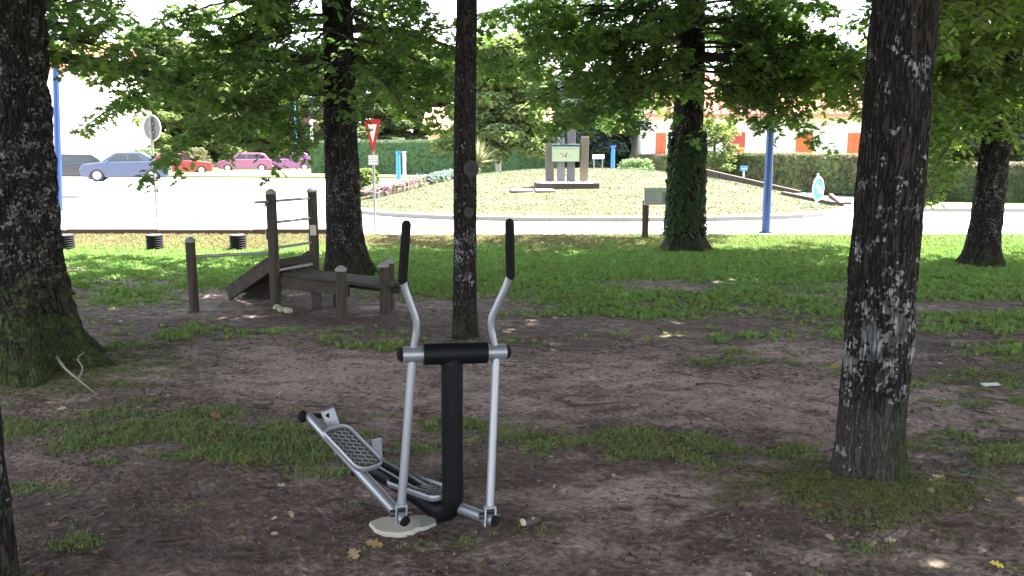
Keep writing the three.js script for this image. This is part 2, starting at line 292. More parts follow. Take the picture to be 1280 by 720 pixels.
function makeTree(name, label, group, o) {
  seed = o.seed; const t = thing(name, label, 'tree', o.at, group);
  part('trunk', trunkGeo(o), o.bark, t);
  const tubes = [], mats = [], cols = [];
  const { cb, R, H, nL = 20, droop = 0.25, dens = 1, tone = [0.1, 0.215, 0.034], leaf = spray, gap = -0.2, scale = 1, size = 1, lowEl = 0.12, bias = 0 } = o, lean = o.lean ?? [0, 0];
  const put = (p) => {
    if (fbm(p.x * 0.75 + o.seed, p.y * 0.9, p.z * 0.75, 2) < gap) return;
    if (o.clear && p.z > 0 && p.z < 3.5 && Math.abs(p.x + 0.25 * p.z * Math.sign(o.at.x) * -0.6) < o.r * 1.5 && p.y < 4.6 && p.y > 2 && rnd() < o.clear) return;   // pruned round the stem
    mats.push(M4(p, eul(rr(-0.5, 0.5), rr(0, 6.283), rr(-0.5, 0.5)), scale * size * rr(0.75, 1.25))); cols.push(leafTone(tone, 0.28));
  };
  const bough = (p0, p1, p2, r0) => {
    const c = new THREE.QuadraticBezierCurve3(p0, p1, p2), L = c.getLength(); limbTube(c, r0, 7, 6, tubes);
    const nS = Math.max(4, Math.round(L / 0.3)); let side = 1;
    for (let k = 0; k <= nS; k++) {
      const s = lerp(0.22, 1, k / nS), q = c.getPointAt(s), d = c.getTangentAt(s); side = -side;
      const sl = L * 0.36 * (1.18 - s) + 0.28 * scale, per = V(-d.z, 0, d.x).normalize().multiplyScalar(side);
      const dir = d.clone().multiplyScalar(0.7).addScaledVector(per, k === nS ? 0 : 0.9).add(V(0, rr(-0.35, 0.25), 0)).normalize();
      const e = q.clone().addScaledVector(dir, sl), m = q.clone().lerp(e, 0.5).add(V(0, 0.06, 0));
      const sc = new THREE.QuadraticBezierCurve3(q, m, e); if (o.twigs !== false) limbTube(sc, Math.min(0.02, r0 * 0.3), 3, 4, tubes);
      const ns = Math.max(2, Math.round(sl / 0.075 / scale * dens));
      for (let i = 0; i < ns; i++) { const p = sc.getPointAt(rr(0.12, 1)); p.add(V(rr(-1, 1) * 0.17, rr(-0.9, 0.7) * 0.16, rr(-1, 1) * 0.17).multiplyScalar(scale)); put(p); }
    }
  };
  for (let i = 0; i < nL; i++) {
    const f = i / nL, h = lerp(cb, H * 0.97, Math.pow(f, 0.9)), az = i * 2.39996 + o.seed;
    const L = R * Math.sqrt(Math.max(0.06, 1 - Math.pow(f * 0.98, 2))) * rr(0.78, 1.1) * (f < 0.08 ? 0.85 : 1), el = lerp(lowEl, 0.95, f) + rr(-0.1, 0.1);
    const dx = Math.cos(az), dz = Math.sin(az), p0 = V(lean[0] * h, h, lean[1] * h), dr = droop * (1 - f) * L, q = f > 0.2 ? 1 + bias * Math.max(0, dz) : 1;
    bough(p0, V(p0.x + dx * L * 0.5, h + L * 0.5 * Math.tan(el) * 0.8, p0.z + dz * L * q * 0.5), V(p0.x + dx * L, h + L * Math.sin(el) * 0.8 - dr, p0.z + dz * L * q), lerp(0.07, 0.03, f) * o.r / 0.25);
  }
  for (const [px, py, dep, h, rad = 0.03] of o.boughs ?? EMPTY) {        // boughs whose tips were measured
    const e = at(px, py, dep).sub(o.at), p0 = V(lean[0] * h, h, lean[1] * h), m = p0.clone().lerp(e, 0.55).add(V(0, 0.35, 0)); bough(p0, m, e, rad);
  }
  for (const [x, y, z, h] of o.limbs ?? EMPTY) { const e = V(x, y, z).sub(o.at), p0 = V(lean[0] * h, h, lean[1] * h); bough(p0, p0.clone().lerp(e, 0.5).add(V(0, 0.5, 0)), e, 0.06); }
  if (tubes.length) part('branches', tubes, branchMat, t, 'stuff');
  instanced('crown', leaf, leafMat, mats, cols, t);
  return [t, mats.length];
}
const counts = {};
const tree = (key, ...a) => { const [t, n] = makeTree(...a); counts[key] = n; return t; };
const PARK = 'oak trees shading the park lawn';
tree('edge', 'oak_tree', 'dark oak trunk standing close beside the thick mossy buttressed oak', null, { seed: 11, at: V(-2.19, 0, -3.2), size: 1.4, r: 0.17, H: 8.5, cb: 4.6, R: 3.4, flare: 0.08, bark: barkThin, texH: 4, nL: 16, dens: 1.4 });
tree('old', 'oak_tree', 'thick old oak with mossy buttress roots spreading over the ground', null, { seed: 23, at: V(-4.06, 0, -6.75), size: 1.4, r: 0.40, H: 11, cb: 4.3, R: 5.0, flare: 1.15, flareH: 0.31, roots: 6, bark: barkOld, texH: 5, seg: 120, rings: 220, rough: 0.09, nL: 20, dens: 1.5, lean: [0.035, 0], skew: [0.35, 0.1] });
tree('hidden', 'oak_tree', 'oak half hidden behind the thick mossy oak', null, { seed: 31, at: V(-5.98, 0, -10.5), r: 0.30, H: 10, cb: 2.9, R: 4.3, flare: 0.9, bark: barkGeneric, nL: 19, droop: 0.3, dens: 0.8,
  boughs: [[130, 40, 10.2, 3.0], [110, 95, 10.4, 2.9], [165, 80, 10, 3.0], [100, 10, 9.6, 3.2]] });
tree('bench', 'oak_tree', 'oak with leafy shoots on its trunk beside the wooden exercise station', null, { seed: 47, at: ground(432, 343).setY(0), r: 0.25, H: 11, cb: 3.0, R: 4.1, flare: 0.95, flareH: 0.3, bark: barkGeneric, nL: 26, droop: 0.32, rough: 0.03, dens: 1.7, size: 0.87, gap: -0.1, clear: 0.6, skew: [0.3, 0],
  boughs: [[300, 165, 11.6, 3.0], [205, 200, 10.8, 2.9, 0.02], [355, 205, 11.2, 2.5, 0.012], [330, 120, 12, 3.0], [425, 190, 11.3, 2.6, 0.015], [440, 130, 11.3, 2.9, 0.02], [265, 90, 10.5, 3.4], [520, 120, 12.6, 3.1], [545, 150, 13.5, 3.1], [400, 60, 11, 3.3], [200, 30, 11.5, 3.8], [260, 40, 11.2, 3.8], [310, 15, 11.4, 4.0], [360, 25, 11, 3.9], [480, 45, 11.6, 3.6], [500, 8, 11.4, 4.0], [370, 90, 12.6, 3.4], [475, 100, 12.8, 3.3], [490, 70, 12, 3.6], [540, 55, 13, 3.6], [558, 105, 13.2, 3.3], [505, 135, 12.2, 3.0], [365, 140, 11.5, 3.0], [300, 60, 11.4, 3.5], [240, 70, 11.8, 3.6], [460, 15, 11.6, 4.0], [530, 15, 12.6, 4.0]], bias: 0.35 });
const slender = tree('thin', 'oak_tree', 'slender straight oak with round knot scars and pale lichen flecks', null, { seed: 53, at: ground(581, 421).setY(0), r: 0.113, H: 8.5, taper: 0.55, cb: 4.6, R: 3.9, flare: 0.3, flareH: 0.12, bark: barkThin, texH: 4, nL: 20, size: 1.5, dens: 1.6, gap: -0.4, limbs: [[1.6, 5.4, -9.2, 5], [2.4, 6.2, -9.6, 5.6], [1.4, 6.6, -10, 6], [1.2, 5, -8.2, 4.9]], lean: [0.012, 0], rough: 0.008 });
for (const [px, py, r] of [[589, 211, 0.068], [586, 266, 0.044], [588, 300, 0.034]]) {   // round scars of old branches
  const p = at(px, py, 7.74).sub(slender.position), k = part('knot_scar', new THREE.TorusGeometry(r * 0.72, r * 0.3, 8, 26).scale(1, 1.1, 0.5).translate(p.x, p.y, p.z - 0.012), mat([0.045, 0.043, 0.039], 0.95), slender);
  part('knot_core', new THREE.SphereGeometry(r * 0.55, 14, 8).scale(1, 1.1, 0.3).translate(p.x, p.y, p.z - 0.014), mat([0.035, 0.032, 0.028], 0.95), k);
}
tree('ivy', 'oak_tree', 'oak with a wide root flare whose trunk is wrapped in ivy', null, { seed: 61, at: ground(855, 313).setY(0), r: 0.29, H: 11, cb: 2.9, R: 4.4, flare: 1.0, flareH: 0.24, bark: barkGeneric, nL: 27, droop: 0.3, rough: 0.03, dens: 1.9, size: 0.88, gap: -0.13, clear: 0.85,
  boughs: [[700, 165, 13.8, 3.1], [745, 140, 13.5, 3.2], [660, 130, 14, 3.3], [810, 150, 13.2, 3.0], [930, 140, 14, 3.0], [990, 130, 14.4, 3.1], [870, 145, 14.3, 2.7, 0.015], [1010, 165, 14.6, 3.0], [640, 60, 13, 3.6], [620, 20, 13.5, 4.0], [680, 30, 14, 4.0], [720, 60, 13.4, 3.7], [780, 40, 13, 3.8], [825, 15, 13.6, 4.0], [900, 30, 13.5, 4.0], [950, 70, 13.6, 3.7], [960, 10, 14, 4.2], [1030, 100, 14.5, 3.6], [1045, 60, 15, 3.9], [1000, 70, 15.4, 3.8], [760, 100, 14.5, 3.5], [690, 90, 14.8, 3.6], [970, 105, 14.2, 3.4], [1020, 45, 14.6, 3.9], [1060, 95, 15, 3.5], [1080, 135, 15.2, 3.2], [940, 40, 13.8, 3.9], [1000, 115, 15, 3.3], [915, 115, 14, 3.3], [960, 150, 14.2, 3.0], [1045, 20, 14.8, 4.2], [790, 110, 13.8, 3.3], [730, 10, 13.6, 4.2]], bias: 0.5, limbs: [[2.5, 5.4, -9.6, 5], [3.8, 6.2, -10, 5.2], [1.5, 5.2, -10.8, 5], [4.8, 6, -10.8, 5.4], [3, 7.2, -9.8, 6.2], [0.8, 6, -11.5, 5.5], [5.5, 7.2, -11.5, 6.4], [2.2, 6.4, -11.2, 6], [4, 5.2, -9, 5], [3.2, 4.9, -10.8, 4.6], [0.6, 5.4, -9.6, 5.1]] });
tree('near', 'oak_tree', 'leaning oak trunk with furrowed bark, white lichen patches and a mossy foot', null, { seed: 71, at: ground(1083, 604).setY(0.02), r: 0.172, H: 9.5, taper: 0.45, cb: 3.9, R: 4.2, flare: 0.42, flareH: 0.1, bark: barkNear, texH: 4, seg: 160, rings: 420, rough: 0.022, nL: 22, size: 1.5, dens: 1.7, gap: -0.4, limbs: [[1.5, 5, -8.6, 5], [2.2, 5.6, -9, 5.2], [3, 5.4, -8.8, 5], [1, 5.8, -9.2, 5.4], [2.6, 6.6, -9.6, 6], [3.6, 6.2, -9.2, 5.6], [1.8, 7, -9.8, 6.3], [0.6, 5.2, -8.4, 5], [2, 4.7, -8, 4.6], [-0.4, 5, -6.6, 4.8], [0.4, 6, -7.6, 5.6], [4.4, 5.4, -7.6, 5], [4.2, 5.6, -10.2, 5.2], [4.9, 6.4, -8.4, 5.8], [4.6, 5, -6.4, 4.8]], lean: [0.01, 0.0], skew: [0.5, 0] });
tree('right', 'oak_tree', 'dark oak with spreading roots on the lawn near the far hedge and kerb', null, { seed: 83, at: ground(1226, 332).setY(0), r: 0.225, H: 10.5, cb: 2.7, R: 4.5, flare: 0.95, flareH: 0.22, bark: barkGeneric, nL: 26, droop: 0.33, rough: 0.03, dens: 1.8, size: 0.9, gap: -0.15, tone: [0.15, 0.275, 0.038], lean: [0.035, 0],
  boughs: [[1180, 190, 12.4, 2.8], [1160, 225, 12.8, 2.6, 0.015], [1205, 140, 11.8, 2.9], [1255, 120, 11.6, 2.9], [1150, 130, 12, 3.0], [1110, 90, 12.2, 3.1], [1060, 120, 12.8, 3.1], [1240, 60, 11, 3.3], [1140, 40, 12.4, 3.9], [1180, 30, 11.8, 3.8], [1215, 85, 12.8, 3.5], [1270, 35, 11.4, 3.7], [1195, 110, 13.4, 3.3], [1165, 165, 13.2, 3.0], [1275, 165, 12.6, 2.9], [1120, 20, 12, 4.0], [1255, 100, 13.5, 3.4], [1145, 85, 13, 3.5], [1155, 205, 13.4, 2.8, 0.015], [1185, 222, 13.2, 2.7, 0.015], [1215, 185, 13.3, 2.8, 0.015], [1150, 170, 13.6, 3.0]], bias: 0.4 });
// the oaks round the camera that keep the ground in shade
const shade = [[9.2, -8.5, 5.2], [8.2, -2.6, 4.8], [2.6, -0.4, 4.0], [-5.4, -1.2, 4.6], [13.5, -13, 4.6], [-10.5, -8, 4.8], [-2.2, 4.6, 4.8], [5.5, 5.2, 4.8], [-11.5, -13, 4.2]];
shade.forEach(([x, z, R], i) => tree('shade' + i, 'oak_tree', 'tall oak of the park grove standing outside the photo frame', PARK, { seed: 200 + i * 17, at: V(x, 0, z), r: 0.24, H: 10, cb: 4.5, R, bark: barkGeneric, nL: 22, dens: 1.2, size: 1.7, gap: -0.4, seg: 36, rings: 60, twigs: false }));
console.log(JSON.stringify(counts));
{ // ivy round the oak
  const base = ground(855, 313), mats = [], cols = []; seed = 901;
  const ivyLeaf = leafGeo(0.075, [[0.5, 0.25], [0.3, 0.5], [0.42, 0.55], [0.15, 0.75]]);
  for (let i = 0; i < 5200; i++) {
    const y = 0.25 + 1.85 * Math.pow(rnd(), 0.85), a = rr(0, 6.283);
    if (fbm(Math.cos(a) * 1.5, Math.sin(a) * 1.5, y * 2, 3) + (y < 0.5 ? -0.5 + y * 0.9 : 0.06) - Math.max(0, y - 1.7) * 0.7 < -0.12) continue;
    const q = 0.29 * (1 - 0.04 * y) + 0.29 * 0.62 * Math.exp(-y / 0.24) + rr(0.0, 0.05);
    mats.push(M4(V(base.x + Math.cos(a) * q, y, base.z + Math.sin(a) * q), eul(1.15 + rr(-0.4, 0.4), Math.PI / 2 - a + rr(-0.6, 0.6), rr(-0.4, 0.4)), rr(0.7, 1.3))); cols.push(leafTone([0.028, 0.07, 0.016], 0.35));
  }
  const g = thing('ivy', 'dark green ivy climbing round the oak trunk by the white notice board', 'ivy');
  instanced('leaves', ivyLeaf, leafMat, mats, cols, g);
}
// ---- grass, litter
function blades(n, h, s, w = 0.004) {
  seed = s; const pos = [], idx = [];
  for (let i = 0; i < n; i++) {
    const a = rr(0, 6.283), x = rr(-0.03, 0.03), z = rr(-0.03, 0.03), l = h * rr(0.5, 1.2), b = l * rr(0.2, 0.9), cx = Math.cos(a), cz = Math.sin(a), k = pos.length / 3;
    pos.push(x - cz * w, 0, z + cx * w, x + cz * w, 0, z - cx * w, x + cx * b * 0.35 - cz * w * 0.8, l * 0.6, z + cz * b * 0.35 + cx * w * 0.8, x + cx * b * 0.35 + cz * w * 0.8, l * 0.6, z + cz * b * 0.35 - cx * w * 0.8, x + cx * b, l * 0.9, z + cz * b);
    idx.push(k, k + 1, k + 2, k + 1, k + 3, k + 2, k + 2, k + 3, k + 4);
  }
  const g = new THREE.BufferGeometry(); g.setAttribute('position', new THREE.Float32BufferAttribute(pos, 3)); g.setIndex(idx); g.computeVertexNormals(); return g;
}
const bladeMat = new THREE.MeshPhysicalMaterial({ color: 0xffffff, roughness: 1, transmission: 0.35, thickness: 0, side: THREE.DoubleSide });
const tuft = blades(9, 0.05, 5), tuftShort = blades(10, 0.03, 6, 0.0035);
function grassField(name, n, x0, x1, z0, z1, geo, tone, scale, minG) {
  const mats = [], cols = [];
  for (let i = 0; i < n; i++) {
    const x = rr(x0, x1), z = rr(z0, z1), g = grassAmount(x, z);
    if (g < minG || rnd() > lerp(g * 1.1, g * g * 1.15, sstep(-11, -8, z))) continue;
    const d = clamp(dryAmount(x, z) * rr(0.6, 1.1) + rr(-0.25, 0.55) * sstep(-13, -8, z) + rr(0, 0.18)), k = rr(0.7, 1.35);
    mats.push(M4(V(x, groundHeight(x, z) - 0.003, z), eul(0, rr(0, 6.283), 0), scale * rr(0.6, 1.25) * (0.55 + g * 0.6)));
    cols.push([lerp(tone[0], 0.17, d) * k * rr(0.8, 1.3), lerp(tone[1], 0.135, d) * k, lerp(tone[2], 0.06, d) * k]);
  }
  const o = instanced(name, geo, bladeMat, mats, cols, scene); return o;
}
seed = 3001;
grassField('lawn_grass', 165000, -12, 12, KERB_Z + 0.05, -7.3, tuft, [0.14, 0.285, 0.045], 1, 0.12);
grassField('patch_grass', 90000, -4.6, 4.6, -7.6, -3.0, tuftShort, [0.12, 0.2, 0.04], 1, 0.14);
{ // moss and short growth at the feet of two oaks
  const mats = [], cols = [];
  for (const [c, a, b] of mossSpots) for (let i = 0; i < 9000; i++) {
    const x = c.x + rr(-1.6, 1.6) * a, z = c.z + rr(-1.6, 1.6) * b; if (rnd() > mossAmount(x, z)) continue;
    mats.push(M4(V(x, groundHeight(x, z) - 0.004, z), eul(0, rr(0, 6.28), 0), rr(0.3, 0.75))); const k = rr(0.6, 1.4); cols.push([0.125 * k, 0.14 * k, 0.028 * k]);
  }
  instanced('moss', tuftShort, bladeMat, mats, cols, scene);
}
{ // fallen leaves, bark crumbs, little twigs
  const mats = [], cols = []; seed = 4001;
  const dead = leafGeo(0.06, [[0.30, 0.30], [0.10, 0.40], [0.42, 0.62], [0.12, 0.68], [0.24, 0.86]]);
  for (let i = 0; i < 4200; i++) {
    const z = -2.8 - Math.pow(rnd(), 1.3) * 10, x = rr(-1, 1) * (1 + -z * 0.75); if (fbm(x * 0.9, z * 0.9, 3.3, 3) < rr(-0.35, 0.3)) continue;
    mats.push(M4(V(x, groundHeight(x, z) + 0.006, z), eul(rr(-0.5, 0.5), rr(0, 6.28), rr(-0.6, 0.6)), rr(0.35, 1.05)));
    const k = rr(0.5, 1.1), q = rnd(); cols.push(q < 0.58 ? [0.17 * k, 0.105 * k, 0.06 * k] : q < 0.85 ? [0.4 * k, 0.33 * k, 0.24 * k] : [0.1 * k, 0.06 * k, 0.04 * k]);
  }
  instanced('fallen_leaves', dead, mat(0xffffff, 0.9, { side: THREE.DoubleSide }), mats, cols, scene);
  const m2 = [], c2 = [], clod = new THREE.IcosahedronGeometry(0.012, 1), p = clod.attributes.position;
  for (let i = 0; i < p.count; i++) { const k = 1 + 0.8 * P.noise(p.getX(i) * 90, p.getY(i) * 90, p.getZ(i) * 90); p.setXYZ(i, p.getX(i) * k, p.getY(i) * k * 0.6, p.getZ(i) * k); }
  clod.computeVertexNormals();
  for (let i = 0; i < 36000; i++) {
    const z = -2.7 - Math.pow(rnd(), 1.5) * 6.5, x = rr(-1, 1) * (0.8 + -z * 0.7); if (fbm(x * 1.6, z * 1.6, 13.3, 3) < rr(-0.25, 0.4)) continue;
    m2.push(M4(V(x, groundHeight(x, z) + 0.001, z), eul(rr(0, 3), rr(0, 6.28), 0), rr(0.12, 0.9) ** 2 * 1.1)); const k = rnd() < 0.06 ? rr(1.3, 1.9) : rr(0.2, 1.2); c2.push([0.135 * k, 0.1 * k, 0.088 * k]);
  }
  instanced('soil_crumbs', clod, mat(0xffffff, 1), m2, c2, scene);
  const m3 = [], c3 = [], tw = new THREE.CylinderGeometry(0.0018, 0.003, 0.16, 5, 3).rotateZ(Math.PI / 2), tp = tw.attributes.position;
  for (let i = 0; i < tp.count; i++) { const x = tp.getX(i); tp.setZ(i, tp.getZ(i) + 0.012 * Math.sin(x * 40)); tp.setY(i, tp.getY(i) + 0.003 * Math.cos(x * 55)); }
  tw.computeVertexNormals();
  for (let i = 0; i < 6000; i++) {
    const z = -2.7 - Math.pow(rnd(), 1.3) * 7, x = rr(-1, 1) * (0.8 + -z * 0.7); if (fbm(x * 1.1, z * 1.1, 23, 2) < rr(-0.3, 0.3)) continue;
    m3.push(M4(V(x, groundHeight(x, z) + 0.004, z), eul(0, rr(-0.9, 0.9) + (rnd() < 0.5 ? Math.PI : 0), rr(-0.05, 0.05)), V(rr(0.1, 1) ** 2 * 1.2 + 0.1, rr(0.6, 1.4), 1))); const k = rr(0.4, 1.3); c3.push([0.085 * k, 0.062 * k, 0.05 * k]);
  }
  instanced('twig_litter', tw, mat(0xffffff, 0.95), m3, c3, scene);
}
// single sticks and scraps
const stickMat = mat([0.06, 0.043, 0.035], 0.95), paleStick = mat([0.26, 0.22, 0.18], 0.9);
function stick(label, pts, r, m = stickMat) {
  const c = new THREE.CatmullRomCurve3(pts.map(([px, py, h = 0]) => { const g = ground(px, py, h); return V(g.x, groundHeight(g.x, g.z) + h + r * 0.7, g.z); })), out = []; limbTube(c, r, 14, 6, out);
  return single('fallen_stick', out[0], m, label, 'stick');
}
stick('long thin curved dark stick on bare soil between trainer and leaning oak', [[697, 499], [715, 507], [745, 506], [790, 503]], 0.012);
stick('dark stick on the soil behind the raised footplate of the cross trainer', [[420, 530], [445, 530], [462, 535]], 0.012);
stick('curved dark root-like stick beside the concrete pad of the cross trainer', [[395, 630], [425, 621], [445, 622], [462, 630]], 0.01);
stick('straight dark stick touching the concrete pad of the cross trainer', [[420, 650], [445, 641], [470, 637]], 0.009);
stick('thin dark twig lying alone on dark soil before the old oak grass', [[188, 676], [215, 672], [250, 667]], 0.011);
stick('short dark twig near the pale leaf scraps on dark soil', [[290, 693], [312, 691], [338, 689]], 0.011);
stick('straight stick on the dirt band beside the slender oak', [[525, 519], [540, 517], [552, 513]], 0.01);
stick('dark stick lying flat on soil left of the leaning oak beyond the green patch', [[870, 482], [895, 480], [915, 481]], 0.012);
stick('thin dark twig on soil next to the mossy foot of the leaning oak', [[830, 621], [858, 626], [890, 628]], 0.007);
stick('short curved stick on the soil behind the leaning oak', [[1140, 516], [1150, 511], [1165, 510]], 0.014);
stick('pale forked branch leaning on the mossy roots of the old oak', [[72, 457, 0.12], [84, 473, 0.07], [100, 485, 0.02], [122, 500]], 0.012, paleStick);
stick('pale side shoot standing beside the forked branch at the old oak', [[98, 484, 0.02], [104, 470, 0.08], [98, 458, 0.14], [108, 448, 0.2]], 0.009, paleStick);
{
  const p = ground(662, 658), g = thing('broken_branch_piece', 'short broken branch piece with pale cut ends beside the cross trainer', 'wood piece', V(p.x, groundHeight(p.x, p.z) + 0.022, p.z), null, 0.9);
  const a = V(-0.045, 0.012, 0), b = V(0.045, 0, 0);
  part('bark', rod(a, b, 0.018, 0.022, 12), mat([0.07, 0.055, 0.045], 0.95), g);
  part('cut_end', rod(b, b.clone().add(V(0.006, 0, 0)), 0.019, 0.015, 12), mat([0.5, 0.38, 0.24], 0.8), g);
  part('cut_end', rod(a, a.clone().add(V(-0.016, 0.02, 0)), 0.015, 0.011, 10), mat([0.5, 0.4, 0.28], 0.8), g);
  part('lichen', new THREE.SphereGeometry(0.012, 8, 6).scale(1.4, 0.5, 1.2).translate(0.012, 0.019, 0.004), mat([0.22, 0.27, 0.22], 0.9), g);
}
const scrapShape = leafGeo(0.09, [[0.30, 0.30], [0.12, 0.40], [0.42, 0.62], [0.14, 0.68], [0.24, 0.86]]);
for (const [px, py, m, label, s, ry] of [
  [1235, 709, mat([0.55, 0.45, 0.06], 0.8, { side: 2 }), 'bright yellow fallen leaf on grass in front of the leaning oak', 0.7, 1.2],
  [455, 682, mat([0.3, 0.19, 0.09], 0.85, { side: 2 }), 'dry tan fallen leaf on soil in front of the concrete pad', 1.0, 1.5],
  [437, 690, mat([0.34, 0.24, 0.13], 0.85, { side: 2 }), 'curled straw-coloured fallen leaf below the concrete pad', 0.9, 0.6],
  [262, 522, mat([0.23, 0.1, 0.06], 0.85, { side: 2 }), 'reddish brown fallen leaf on the grass patch beside the old oak', 1.1, 1.2]]) {
  const p = ground(px, py), o = single('fallen_leaf', scrapShape.clone(), m, label, 'leaf'); o.position.set(p.x, groundHeight(p.x, p.z) + 0.022, p.z); o.quaternion.copy(eul(0.1, ry, 0.25)); o.scale.setScalar(s);
}
{ const p = ground(1238, 486), o = single('paper_scrap', new THREE.PlaneGeometry(0.15, 0.05, 6, 2).rotateX(-1.35), mat([0.62, 0.62, 0.6], 0.8, { side: 2 }), 'crumpled white paper scrap on the soil behind the leaning oak', 'paper'); const q = o.geometry.attributes.position; for (let i = 0; i < q.count; i++) q.setY(i, q.getY(i) + 0.012 * P.noise(i * 1.7, 2, 3)); o.geometry.computeVertexNormals(); o.position.set(p.x, groundHeight(p.x, p.z) + 0.028, p.z); o.rotation.y = 0.15; }

// ------------------------------------------------------------------ cross trainer
{
  const root = thing('cross_trainer', 'silver and black outdoor cross trainer with two grips and footplates on bare soil', 'exercise machine', V(0, 0, 0));
  const silver = mat([0.29, 0.3, 0.33], 0.4, { metalness: 0.55 }), black = new THREE.MeshPhysicalMaterial({ color: lin(0.005, 0.0055, 0.007), roughness: 0.5, specularIntensity: 0.35 }), rubber = new THREE.MeshPhysicalMaterial({ color: lin(0.009, 0.008, 0.0085), roughness: 0.8, specularIntensity: 0.3 }), treadM = mat([0.085, 0.082, 0.078], 0.8), treadBar = mat([0.26, 0.255, 0.25], 0.6, { metalness: 0.3 }), bolt = mat([0.05, 0.05, 0.055], 0.4, { metalness: 0.5 });
  const HL = at(516, 443, 3.88), HR = at(620, 440, 3.97), ax = HR.clone().sub(HL).normalize();
  const along = (p, s) => p.clone().addScaledVector(ax, s);
  const R_IN = 0.038, mid = HL.clone().lerp(HR, 0.5);
  // crossbar with its hubs
  part('crossbar', rod(along(HL, 0.05), along(HR, -0.045), 0.052, 0.052, 28), black, root);
  for (const [h, s, n] of [[HL, -1], [HR, 1]]) {
    const hub = part('hub', rod(along(h, -0.048 * 1), along(h, 0.048), R_IN, R_IN, 24), silver, root);
    const capG = new THREE.SphereGeometry(R_IN * 0.94, 20, 10, 0, Math.PI * 2, 0, Math.PI / 2).scale(1, 0.7, 1).applyQuaternion(new THREE.Quaternion().setFromUnitVectors(V(0, 1, 0), ax.clone().multiplyScalar(s)));
    const c = along(h, s * 0.05); part('end_cap', capG.translate(c.x, c.y, c.z), rubber, hub);
  }
  // post and base beam: one bent black tube
  const rear = at(447, 570, 4.35), foot = at(567, 652, 3.92);
  const top = at(565, 455, 3.925);
  part('post', tube([top, at(565, 560, 3.925), foot.clone().add(V(0.0, 0.0, 0)), rear.clone().lerp(foot, 0.55).setY(0.1), rear.clone().setY(0.16)], 0.052, 0.17, 90, 24), black, root);
  for (const k of [-0.036, 0.036]) part('beam_strip', beam(along(foot.clone().lerp(rear, 0.22).setY(0.11), k), along(rear.clone().setY(0.21), k), 0.012, 0.014), silver, root);
  part('saddle_plate', rod(top.clone().add(V(0, 0.0, 0)), mid, 0.05, 0.05, 24), black, root);
  // levers
  const JL = at(501, 641, 3.80), JR = at(612, 644, 3.79);
  const lever = (hub, pts, joint, s) => {
    const l = part('lever', [...tube([...pts.slice(0, 3), pts[3]], 0.0165, 0.05, 80, 16), ], silver, root);
    part('grip', tube([pts[2].clone().lerp(pts[3], 0.02), pts[3]], 0.0215, 0.01, 20, 18), rubber, l);
    part('lower_rod', rod(joint.clone().lerp(hub, 0.05), hub, 0.0205, 0.0205, 18), silver, l);
    const d = hub.clone().sub(joint).normalize();
    for (const k of [-1, 1]) part('fork_plate', beam(along(joint, k * 0.024).addScaledVector(d, -0.05), along(joint, k * 0.024).addScaledVector(d, 0.035), 0.05, 0.009, ax), silver, l);
    part('pivot_bolt', rod(along(joint, -0.05), along(joint, 0.05), 0.017, 0.017, 14), bolt, l);
    part('fork_bridge', beam(along(joint, -0.028).addScaledVector(d, 0.037), along(joint, 0.028).addScaledVector(d, 0.037), 0.045, 0.016, d), silver, l);
  };
  lever(HL, [HL, at(522, 405, 3.88), at(503, 352, 3.86), at(508, 281, 3.82)], JL, -1);
  lever(HR, [HR, at(612, 402, 3.97), at(638, 346, 3.95), at(637, 279, 3.9)], JR, 1);
  // pedal arms and footplates
  const EL = at(386, 520, 4.38), ER = at(478, 598, 4.28);
  const arm = (j, e, from, to, wide, pick) => {
    const d = e.clone().sub(j).normalize(), a0 = j.clone().addScaledVector(d, -0.03).add(V(0, -0.02, 0));
    const a = part('pedal_arm', rod(a0, e, 0.027, 0.025, 20), silver, root);
    part('end_cap', rod(a0.clone().addScaledVector(d, -0.014), a0, 0.024, 0.0275, 18), rubber, a);
    const side = V(0, 1, 0).cross(d).normalize().multiplyScalar(-1), nrm = side.clone().cross(d).multiplyScalar(-1); if (nrm.y < 0) nrm.negate();
    const c = a0.clone().lerp(e, pick).addScaledVector(nrm, 0.036).addScaledVector(side, wide), m = new THREE.Matrix4().makeBasis(d, nrm, d.clone().cross(nrm)).setPosition(c);
    const L = 0.36, W = 0.15, rd = 0.055, sh = new THREE.Shape(); sh.moveTo(-L / 2 + rd, -W / 2); sh.lineTo(L / 2 - rd, -W / 2); sh.quadraticCurveTo(L / 2, -W / 2, L / 2, -W / 2 + rd); sh.lineTo(L / 2, W / 2 - rd); sh.quadraticCurveTo(L / 2, W / 2, L / 2 - rd, W / 2); sh.lineTo(-L / 2 + rd, W / 2); sh.quadraticCurveTo(-L / 2, W / 2, -L / 2, W / 2 - rd); sh.lineTo(-L / 2, -W / 2 + rd); sh.quadraticCurveTo(-L / 2, -W / 2, -L / 2 + rd, -W / 2);
    const plate = part('footplate', new THREE.ExtrudeGeometry(sh, { depth: 0.008, bevelEnabled: true, bevelSize: 0.003, bevelThickness: 0.003, bevelSegments: 2, curveSegments: 8 }).rotateX(-Math.PI / 2).applyMatrix4(m), treadM, root);
    const rp = sh.getPoints(10).map(p => V(p.x, 0.018, -p.y)), rim = new THREE.CatmullRomCurve3(rp, true, 'catmullrom', 0.1);
    part('rim', new THREE.TubeGeometry(rim, 90, 0.007, 10, true).scale(1, 2.2, 1).translate(0, -0.024, 0).applyMatrix4(m), silver, plate);
    for (let i = 0; i < 17; i++) for (let j = 0; j < 4; j++) part('tread_bar', rbox(0.006, 0.006, 0.026, 0.002).rotateY((i + j) % 2 ? 0.6 : -0.6).translate(-L / 2 + 0.034 + i * 0.0182, 0.0135, (j - 1.5) * 0.03).applyMatrix4(m), treadBar, plate);
